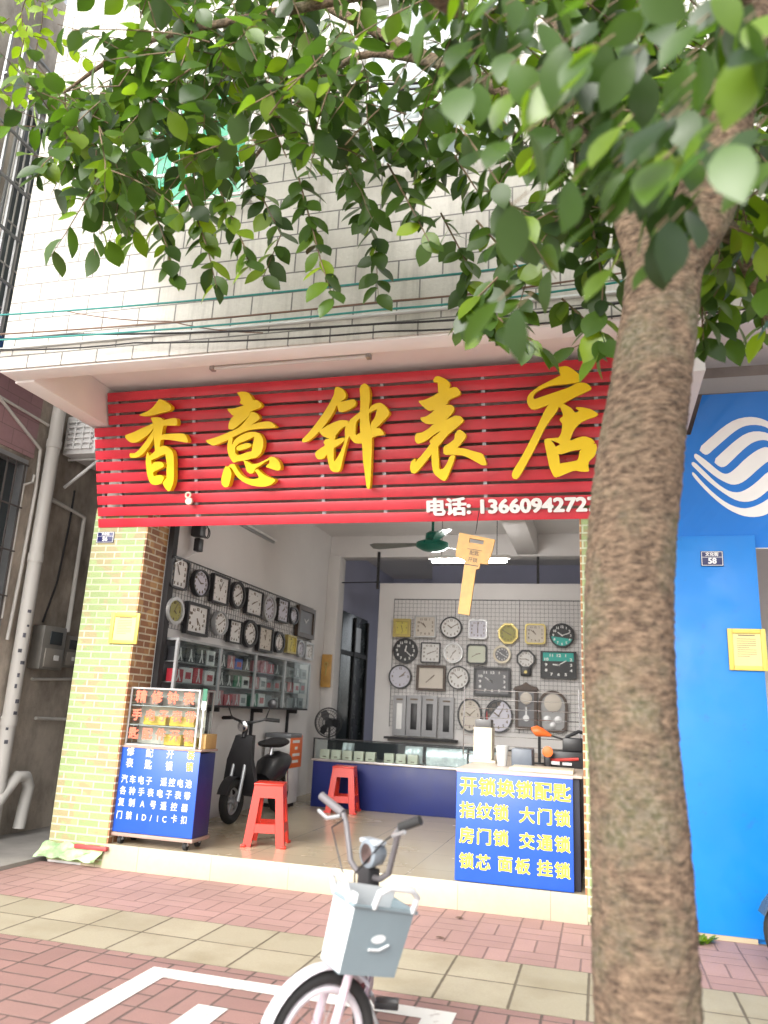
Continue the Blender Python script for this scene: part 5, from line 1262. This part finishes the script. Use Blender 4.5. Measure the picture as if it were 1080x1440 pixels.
# basket: front and near side, a box tapering to the foot
bc = bl_(-.075, -.082, .43); bw_, bd_, bh_ = .063, .125, .205
BROT = Matrix.Rotation(R(13), 3, Vector((bc.x, bc.y, 0)).normalized())
def bk_pt(r_, f_, z): k = .90+.10*z/bh_; return bc + BROT @ (rv*r_*bw_*k + fv*f_*bd_*k + Uz*z)
GB = mat('grey_basket_plastic', (.20, .255, .28), .4, .06); WBK = mat('white_basket_plastic', (.60, .63, .64), .4, .06)
def bside(a, b, m, name):
    hh = bh_+(.035 if m is WBK else 0); P = [bk_pt(*a, 0), bk_pt(*b, 0), bk_pt(*b, hh), bk_pt(*a, hh)]; n_ = (P[1]-P[0]).cross(P[3]-P[0]).normalized(); cc = bc+Uz*bh_/2
    if (cc-P[0]).dot(n_) < 0: n_ = -n_
    mb = MB().prism(P, n_*.004)
    return part(name, mb, m, bs, smooth=0), P, n_
bs = part('basket', MB().prism([bk_pt(-1, -1, .0), bk_pt(1, -1, .0), bk_pt(1, 1, .0), bk_pt(-1, 1, .0)], Uz*.004), GB, BK)
_, Pf, nf = bside((1, 1), (-1, 1), WBK, 'white_side')      # front
bside((1, -1), (1, 1), WBK, 'white_side')                  # far side
bside((-1, 1), (-1, -1), GB, 'grey_side'); bside((-1, -1), (1, -1), GB, 'grey_side')
Pl = [bk_pt(-1, 1, 0), bk_pt(-1, -1, 0), bk_pt(-1, -1, bh_), bk_pt(-1, 1, bh_)]
cl = (Pl[0]+Pl[2])/2 - rv*.004
part('emblem', MB().lathe([(.028, -.0), (.028, .003)], n=20, M=frame_M(cl+Uz*.01, fv, Uz) @ Matrix.Diagonal((1.0, .45, 1, 1))).tube([cl-Uz*.015+fv*.04, cl-Uz*.022, cl-Uz*.012-fv*.04], .004, 6), WBK, bs)
rimm = MB().tube([bk_pt(1.04, 1.04, bh_), bk_pt(-1.04, 1.04, bh_), bk_pt(-1.04, -1.04, bh_), bk_pt(1.04, -1.04, bh_), bk_pt(1.04, 1.04, bh_)], .007, 8); part('rim', rimm, GB, bs)
def handle(a, b, lean):
    p, q = bk_pt(*a, bh_), bk_pt(*b, bh_); u = Uz*.07+lean
    return MB().tube([p, p+u*.7, p.lerp(q, .2)+u, p.lerp(q, .8)+u, q+u*.7, q], .010, 8)
part('handle', handle((.9, 1.02), (-.5, 1.02), fv*.02), WBK, bs); part('handle', handle((-1.02, .4), (-1.02, -.9), -rv*.04), WBK, bs)
# frame running straight back behind the basket, low saddle, rear wheel
bkdir = Vector((wc.x, wc.y, 0)).normalized(); bkdir = Matrix.Rotation(R(-7), 3, 'Z') @ bkdir
hd = crown.lerp(stem_t, .12)
bbk = Vector((hd.x, hd.y, .24)) + bkdir*.30
rw = Vector((hd.x, hd.y, .205)) + bkdir*.62
sdl = Vector((hd.x, hd.y, .545)) + bkdir*.42
part('frame', MB().tube([hd, Vector((hd.x, hd.y, .33))+bkdir*.12, bbk], .022, 12).tube([bbk, sdl-Uz*.06], .018, 10).tube([bbk, rw], .014, 8).tube([sdl-Uz*.12, rw], .012, 8), PINKW, BK)
bwheel(rw, bkdir, .185); part('fender', arc_sheet(rw, -bkdir, .225, 10, 150, .03), CREAMW, BK)
sm = MB().tube([sdl-bkdir*.11, sdl-bkdir*.05, sdl+bkdir*.05, sdl+bkdir*.12], [.02, .035, .075, .05], 12)
for v in sm.bm.verts: v.co.z = sdl.z+(v.co.z-sdl.z)*.4
part('saddle', sm, BLACK, BK)
sdv = Vector((bkdir.y, -bkdir.x, 0))
part('chain_guard', MB().box((-.16, -.035, .045), (.22, .035, .055), .004).xf(frame_M(bbk, bkdir, Uz)), LILAC, BK)
for s_ in (-1, 1):
    ck = part('crank', MB().tube([bbk+sdv*s_*.06, bbk+sdv*s_*.07+(bkdir*.10-Uz*.06)*s_], .009, 8), GREYM, BK)
    pp = bbk+sdv*s_*.115+(bkdir*.10-Uz*.06)*s_
    pd = part('pedal', MB().box((-.045, -.012, -.035), (.045, .012, .035), .004).xf(frame_M(pp, sdv, Uz)), BLACK, BK)
    part('reflector', MB().box((-.03, -.008, -.038), (.03, .008, -.0352)).xf(frame_M(pp, sdv, Uz)), mat('amber_reflector', (.6, .2, .02), .3), pd)
for s_, m_ in ((1, .05), (-1, .03)):
    e = stem_t+rv*s_*.16+Uz*.17
    part('brake_cable', MB().tube([e, e+fv*.06-Uz*.03, stem_t+fv*.08+rv*s_*m_+Uz*.02, stem_t+fv*.05-Uz*.10, crown+fv*.02], .003, 6), BLACK, BK)
part('kickstand', MB().tube([bbk+sdv*.04, bbk+sdv*.14+bkdir*.06-Uz*(bbk.z-.008)], .008, 8), GREYM, BK)
part('battery_box', MB().box((-.06, -.09, -.04), (.06, .05, .04), .01).xf(frame_M(bbk+bkdir*.02+Uz*.10, bkdir, Uz)), mat('maroon_box', (.10, .03, .03), .4), BK)

# ================================================================ plastic sheet, weeds, fallen leaves
random.seed(4)
mb = MB(); n = 16; x0, x1 = -4.13, -3.60
rowsP = []
for j in range(6):
    r_ = []
    for i in range(n+1):
        x = x0+(x1-x0)*i/n; z = .150-.021*j + .008*math.sin(i*1.3+j); y = YF-.03-.009*j-.012*math.sin(i*.9+j*1.7)
        r_.append(Vector((x-.012*j, y, max(.006, z))))
    rowsP.append(r_)
for a, b in zip(rowsP, rowsP[1:]):
    for i in range(n): mb.quad(a[i], a[i+1], b[i+1], b[i])
bmesh.ops.remove_doubles(mb.bm, verts=mb.bm.verts, dist=.0005); bmesh.ops.solidify(mb.bm, geom=mb.bm.faces[:], thickness=.006)
t = single('plastic_sheet', mb, mat('pale_green_film', (.34, .50, .26), .35, .45, 9, .3), 'crumpled pale green plastic sheet wrapped round the foot of the yellow pillar', 'sheet')
single('red_strip', MB().box((-3.86, YF-.06, .125), (-3.58, YF-.02, .155), .006), mat('dull_red_strip', (.42, .06, .06), .5), 'dull red strip lying along the top of the plastic sheet', 'strip')
LEAFG = None
def leaf_material(name, a, b, c, trans=.35):
    k = N(name); at_ = k.n('Attribute'); at_.attribute_name = 'tint'; f = at_.outputs['Fac']
    cr = k.n('ValToRGB'); e = cr.color_ramp.elements; e[0].position = 0; e[0].color = (*a, 1); e[1].position = 1; e[1].color = (*c, 1); m_ = e.new(.6); m_.color = (*b, 1)
    k.t.links.new(f, cr.inputs[0]); k.fin(cr.outputs[0], .30)
    tr = k.n('BsdfTranslucent'); col = k.mix(1.0, cr.outputs[0], (2.2, 2.4, .8), 'MULTIPLY'); k.t.links.new(col, tr.inputs[0])
    mx = k.n('MixShader'); mx.inputs[0].default_value = trans; k.t.links.new(k.b.outputs[0], mx.inputs[1]); k.t.links.new(tr.outputs[0], mx.inputs[2]); k.t.links.new(mx.outputs[0], k.o.inputs[0])
    return k.m
LEAF = leaf_material('fig_leaf', (.022, .042, .017), (.058, .115, .016), (.22, .32, .02))
BARK = (lambda k: (lambda p: (lambda q: (k.bump(k.math('ADD', k.noise(34, q, 6, .75), k.math('MULTIPLY', k.noise(7, p, 4), .6)), 1.0, .03), k.fin(k.mix(k.ramp(k.noise(5, p, 5), .46, .68, 0, .75), k.mix(k.ramp(k.noise(26, q, 6, .7), .36, .66), (.07, .043, .027), (.40, .275, .18)), k.mix(k.ramp(k.noise(60, p, 3), .4, .6), (.32, .28, .20), (.13, .14, .065))), .9))[1])(k.comb(k.sep(p)[0], k.sep(p)[1], k.math('MULTIPLY', k.sep(p)[2], 2.6))))(k.objc()))(N('fig_bark'))
TWIG = mat('twig_bark', (.16, .11, .065), .8, .3, 20)

class Leaves:
    def __init__(s): s.v = []; s.f = []; s.t = []
    def add(s, p, d, nrm, L, wd, tint, fold=.18, curl=.12):
        d = d.normalized(); sd = d.cross(nrm)
        if sd.length < 1e-4: sd = d.orthogonal()
        sd.normalize(); nn = sd.cross(d).normalized()
        b = len(s.v)
        for u, w_ in ((0, 0), (.10, .22), (.28, .43), (.50, .50), (.70, .42), (.86, .22), (1.0, 0)):
            c = p + d*(L*u) - nn*(curl*L*u*u)
            if w_ == 0: s.v.append(c)
            else: s.v += [c - sd*(wd*w_) + nn*(fold*wd*w_), c, c + sd*(wd*w_) + nn*(fold*wd*w_)]
        F = [(0, 2, 1), (0, 3, 2)]
        for r_ in range(4): a = 1+3*r_; F += [(a, a+1, a+4, a+3), (a+1, a+2, a+5, a+4)]
        F += [(13, 14, 16), (14, 15, 16)]
        s.f += [tuple(b+i for i in f) for f in F]; s.t += [tint]*17
    def build(s, name, m, parent):
        o_ = wloc(parent) if parent is not None else Vector()
        me = bpy.data.meshes.new(name); me.from_pydata([tuple(v-o_) for v in s.v], [], s.f)
        a = me.attributes.new('tint', 'FLOAT', 'POINT'); a.data.foreach_set('value', s.t)
        for p in me.polygons: p.use_smooth = True
        me.materials.append(m); o = bpy.data.objects.new(name, me); COL.objects.link(o)
        if parent is not None: o.parent = parent
        return o
rnd = random.Random(21)
def rv3(a=1): return Vector((rnd.uniform(-a, a), rnd.uniform(-a, a), rnd.uniform(-a, a)))
def weed(px, py, label, n=16):
    c = atz(px, py, .003); L = Leaves()
    for i in range(n):
        a = rnd.uniform(0, 6.28); d = Vector((math.cos(a), math.sin(a), rnd.uniform(.15, 1.2)))
        L.add(c+Vector((rnd.uniform(-.05, .05), rnd.uniform(-.02, .02), 0)), d, Vector((0, 0, 1)), rnd.uniform(.05, .10), .03, rnd.uniform(.5, 1))
    o = L.build('weed', LEAF, None); tag(o, label, 'weed')
weed(985, 1326, 'green weed growing at the foot of the azure pillar', 22)
weed(70, 1200, 'small green weed beside the crumpled plastic sheet', 12)

# ================================================================ THE STREET TREE
TY = 2.45
base = atz(910, 1475, 0)
def tp(px, py, y=TY): return aty(px, py, y)
trunk_px = [(912, 1440, 152), (905, 1250, 142), (891, 1050, 132), (887, 900, 127), (890, 760, 123), (901, 640, 117), (915, 540, 111), (927, 450, 106), (938, 370, 103)]
T = thing('street_tree', 'rough barked fig tree leaning in front of the shop with leafy boughs over the sign', 'tree', (tp(912, 1440).x, TY, 0))
pts = [tp(x, y) for x, y, w in trunk_px]
rad = [abs(tp(x+w/2, y).x-tp(x-w/2, y).x)/2 for x, y, w in trunk_px]
foot = Vector((pts[0].x+.02, TY, -.02))
P = [foot, foot.lerp(pts[0], .45)] + pts; Q = [rad[0]*1.5, rad[0]*1.12] + rad
for x_, y_, yy_, r_ in ((985, 300, TY-.02, .098), (1012, 200, TY-.08, .087), (1042, 60, TY-.2, .075), (1082, -90, TY-.3, .06)): P.append(aty(x_, y_, yy_)); Q.append(r_)
def organic_tube(pts, rad, n, amp, seed, sub=5):
    """smooth tapering tube with an uneven bark outline"""
    C = []; RR = []
    for i in range(len(pts)-1):
        p0 = pts[max(0, i-1)]; p1 = pts[i]; p2 = pts[i+1]; p3 = pts[min(len(pts)-1, i+2)]
        for k in range(sub):
            t = k/sub
            C.append(.5*((2*p1)+(-p0+p2)*t+(2*p0-5*p1+4*p2-p3)*t*t+(-p0+3*p1-3*p2+p3)*t*t*t)); RR.append(rad[i]+(rad[i+1]-rad[i])*t)
    C.append(pts[-1]); RR.append(rad[-1])
    mb = MB().tube(C, RR, n); mb.bm.verts.ensure_lookup_table()
    from mathutils import noise as mn
    for i, v in enumerate(mb.bm.verts):
        c = C[min(i//n, len(C)-1)]; d = v.co-c; q = v.co
        low = mn.noise(Vector((q.x*7, q.y*7, q.z*2.2+seed)))
        ridge = 1-abs(mn.noise(Vector((q.x*26+seed, q.y*26, q.z*34))))*2
        fine = mn.noise(Vector((q.x*60, q.y*60, q.z*90)))
        v.co = c + d*(1+amp*(low*1.0+.40*ridge+.30*fine))
    return mb
tr = part('trunk', organic_tube(P, Q, 110, .10, 3, 26), BARK, T, smooth=80)
limbs = [ # (points in the photograph with depth, radii)
 ([(930, 440, TY+.02), (893, 330, TY+.05), (868, 250, TY+.1), (830, 120, TY+.2), (760, -20, TY+.35), (690, -120, TY+.5)], [.07, .06, .054, .048, .04, .03]),
 ([(870, 255, TY+.1), (760, 150, TY+.5), (620, 90, TY+.9), (480, 20, TY+1.1), (330, -60, TY+1.2)], [.05, .042, .034, .026, .018]),
 ([(620, 90, TY+.9), (500, 80, TY+1.05), (400, 170, TY+1.2), (330, 260, TY+1.3)], [.026, .02, .014, .007]),
 ([(700, -60, TY+.4), (560, -20, TY+.3), (380, 20, TY+.3), (200, 60, TY+.4), (90, 130, TY+.5)], [.034, .028, .022, .015, .007]),
 ([(985, 300, TY), (1030, 330, TY+.5), (1060, 400, TY+.9), (1090, 470, TY+1.1)], [.045, .035, .022, .01]),
 ([(640, 10, TY-.5), (600, -40, TY-.8), (560, -160, TY-.8)], [.03, .045, .05]),
]
for pp, rr in limbs:
    part('limb', organic_tube([aty(x, y, z) for x, y, z in pp], rr, 12, .07, len(pp)), BARK, T, smooth=80)
Lv = Leaves(); tw = MB()
def spray(p, d, n, L0, spread_, bright=.0, droop=.5):
    """a twig with alternating hanging leaves"""
    Lt = .055*n*L0/.10; q = [p]
    for i in range(4): d = (d+Vector((0, 0, -droop*.22))+rv3(.12)).normalized(); q.append(q[-1]+d*Lt/4)
    tw.tube(q, [.004, .0035, .003, .0025, .0015], 4)
    for i in range(n):
        t = (i+.5)/n*3.999; k = int(t); b = q[k].lerp(q[k+1], t-k); ax = (q[k+1]-q[k]).normalized()
        sd = ax.cross(Vector((0, 0, 1))+rv3(.4)).normalized()*(1 if i % 2 else -1)
        dd = (ax*.5+sd*.8+Vector((0, 0, -.55))+rv3(spread_)).normalized()
        nn = (Vector((0, -.35, 1))+rv3(.75)).normalized()
        L = L0*rnd.uniform(.7, 1.2); tint = min(1, max(0, rnd.betavariate(1.5, 2.2)+bright))
        Lv.add(b, dd, nn, L, L*rnd.uniform(.60, .76), tint, rnd.uniform(.05, .35), rnd.uniform(-.05, .35))
def inside(x, y, poly):
    c = False; j = len(poly)-1
    for i in range(len(poly)):
        a, b = poly[i], poly[j]
        if (a[1] > y) != (b[1] > y) and x < (b[0]-a[0])*(y-a[1])/(b[1]-a[1])+a[0]: c = not c
        j = i
    return c
GAPS = [[(85, -60), (190, -60), (185, 105), (95, 115)], [(505, -20), (645, -20), (635, 145), (530, 165)], [(690, 225), (790, 225), (780, 330), (690, 330)]]
def fill(poly, count, y0, y1, n=(5, 9), L=.135, bright=0):
    xs_ = [p[0] for p in poly]; ys_ = [p[1] for p in poly]; k = 0
    while k < count:
        x, y = rnd.uniform(min(xs_), max(xs_)), rnd.uniform(min(ys_), max(ys_))
        if not inside(x, y, poly) or any(inside(x, y, h) for h in GAPS): continue
        spray(aty(x, y, rnd.uniform(y0, y1)), rv3(1)+Vector((0, 0, -.1)), rnd.randint(*n), L, .45, bright); k += 1
# crown between the trunk and the upper floor
fill([(170, -60), (620, -60), (640, 150), (560, 230), (430, 235), (300, 205), (190, 235), (120, 225), (90, 150)], 165, 2.5, 3.75)
fill([(65, 125), (190, 110), (200, 240), (120, 245), (80, 225)], 30, 2.6, 3.6)
fill([(560, -60), (1100, -60), (1100, 200), (960, 240), (800, 210), (660, 225), (580, 180)], 150, 2.3, 3.7)
fill([(790, 200), (870, 200), (870, 330), (830, 320)], 18, 2.5, 3.5)
fill([(985, 190), (1100, 190), (1100, 400), (1040, 385), (990, 350)], 40, 2.5, 3.7, bright=.18)
# above the frame, so that the crown shades itself
fill([(-100, -420), (1200, -420), (1200, -60), (-100, -60)], 60, 2.0, 3.9)
# hanging boughs along the lower edge
hang = [[(95, 200), (60, 232), (52, 250)], [(110, 220), (98, 285)], [(150, 220), (168, 280)], [(215, 290), (236, 350), (242, 392)], [(260, 260), (292, 350), (305, 405)],
        [(310, 270), (345, 350), (352, 380)], [(345, 230), (395, 330), (368, 395)], [(420, 250), (452, 370), (470, 425)], [(480, 220), (528, 340), (532, 420)], [(545, 230), (588, 310), (606, 345)],
        [(590, 200), (612, 270)], [(640, 220), (672, 270), (698, 268)], [(620, 300), (662, 380), (648, 465)], [(670, 310), (742, 390), (722, 455)], [(720, 290), (800, 320), (838, 310)],
        [(790, 420), (846, 470), (800, 492)], [(690, 440), (765, 492)], [(735, 300), (790, 340), (760, 380)], [(985, 320), (1032, 380), (1004, 460)], [(1045, 290), (1072, 400), (1072, 490)], [(985, 390), (990, 500)], [(830, 300), (848, 400), (842, 500)], [(700, 390), (660, 430), (690, 480)]]
for h in hang:
    y = rnd.uniform(2.9, 3.7); q = [aty(px, py, y) for px, py in h]
    tw.tube(q, [.006]+[.004]*(len(q)-2)+[.002], 5)
    for a, b in zip(q, q[1:]):
        m_ = max(3, int((b-a).length/.045))
        for i in range(m_):
            t = (i+.5)/m_; p = a.lerp(b, t); sd = Vector((1, 0, 0)) if i % 2 else Vector((-1, 0, 0))
            dd = (sd*.8+Vector((0, 0, -.75))+rv3(.4)).normalized(); L = rnd.uniform(.115, .155)
            Lv.add(p, dd, (Vector((0, -.8, .7))+rv3(.6)).normalized(), L, L*rnd.uniform(.60, .74), min(1, max(0, rnd.betavariate(1.8, 2.0))), rnd.uniform(.05, .3), rnd.uniform(0, .3))
            if rnd.random() < .55: Lv.add(p, (rv3(.6)+Vector((0, 0, -.6))).normalized(), (Vector((0, -.7, .8))+rv3(.7)).normalized(), L*.8, L*.5, min(1, max(0, rnd.betavariate(1.8, 2.4))))
# big leaves close to the street
for px, py, y, k in [(640, 70, 1.7, 6), (700, 150, 1.5, 6), (740, 80, 1.6, 6), (770, 230, 1.35, 4), (830, 60, 1.4, 5), (900, 120, 1.3, 5), (960, 50, 1.4, 5), (1040, 110, 1.25, 4), (1000, 220, 1.3, 4),
                     (900, 320, 1.5, 4), (870, 230, 1.5, 5), (760, 430, 1.5, 2), (940, 260, 1.6, 5), (1060, 30, 1.5, 5), (840, 180, 1.6, 5), (680, 30, 1.7, 6), (980, 140, 1.7, 6), (880, 30, 1.8, 6), (920, 190, 1.5, 6), (950, 230, 1.6, 5), (1010, 60, 1.5, 6), (860, 130, 1.5, 6), (800, 120, 1.5, 6), (740, 20, 1.6, 6), (1060, 190, 1.4, 4), (900, 250, 1.7, 5), (940, 330, 1.6, 4)]:
    c = aty(px, py, y)
    for i in range(k):
        p = c+Vector((rnd.uniform(-.09, .09), rnd.uniform(-.08, .08), rnd.uniform(-.05, .08)))
        dd = (Vector((rnd.uniform(-1, .3), rnd.uniform(-.5, .5), -.7))+rv3(.3)).normalized(); L = rnd.uniform(.10, .14)
        tw.tube([p+Vector((.03, .03, .05)), p], .0018, 4)
        Lv.add(p, dd, (Vector((0, -.6, .8))+rv3(.6)).normalized(), L, L*.6, min(1, max(0, rnd.betavariate(1.6, 2.8))), .15, .2)
cr = Lv.build('crown', LEAF, T); part('twigs', tw, TWIG, T)['kind'] = 'stuff'

# second street tree, its trunk left of the frame
Lv = Leaves(); tw = MB()
T2 = thing('street_tree', 'tree with leaves coloured as if backlit, reaching in over the alley from the left', 'tree', (-5.4, 3.2, 0))
part('trunk', organic_tube([Vector((-5.4, 3.2, -.02)), Vector((-5.35, 3.2, 1.5)), Vector((-5.3, 3.25, 3.2)), Vector((-5.0, 3.3, 4.6)), Vector((-4.4, 3.4, 5.6))], [.2, .15, .13, .09, .05], 20, .1, 9), BARK, T2, smooth=80)
fill([(-140, -60), (60, -60), (50, 90), (15, 130), (-140, 150)], 60, 3.0, 4.0, bright=.62, L=.09)  # leaf tint raised to paint in the backlight
cr = Lv.build('crown', LEAF, T2); part('twigs', tw, TWIG, T2)['kind'] = 'stuff'
# fallen leaves
for i, (px, py, lab) in enumerate(((612, 1318, 'fallen brown leaf on the pink paving under the blue banner'), (640, 1290, 'small dry leaf on the pink paving near the step'), (480, 1240, 'tiny dry leaf by the step behind the basket'))):
    L = Leaves(); c = atz(px, py, .008); L.add(c, Vector((1, rnd.uniform(-.5, .5), .05)), Vector((0, 0, 1)), .06, .03, .2); o = L.build('fallen_leaf', mat('dry_leaf', (.12, .07, .04), .7), None); tag(o, lab, 'leaf')
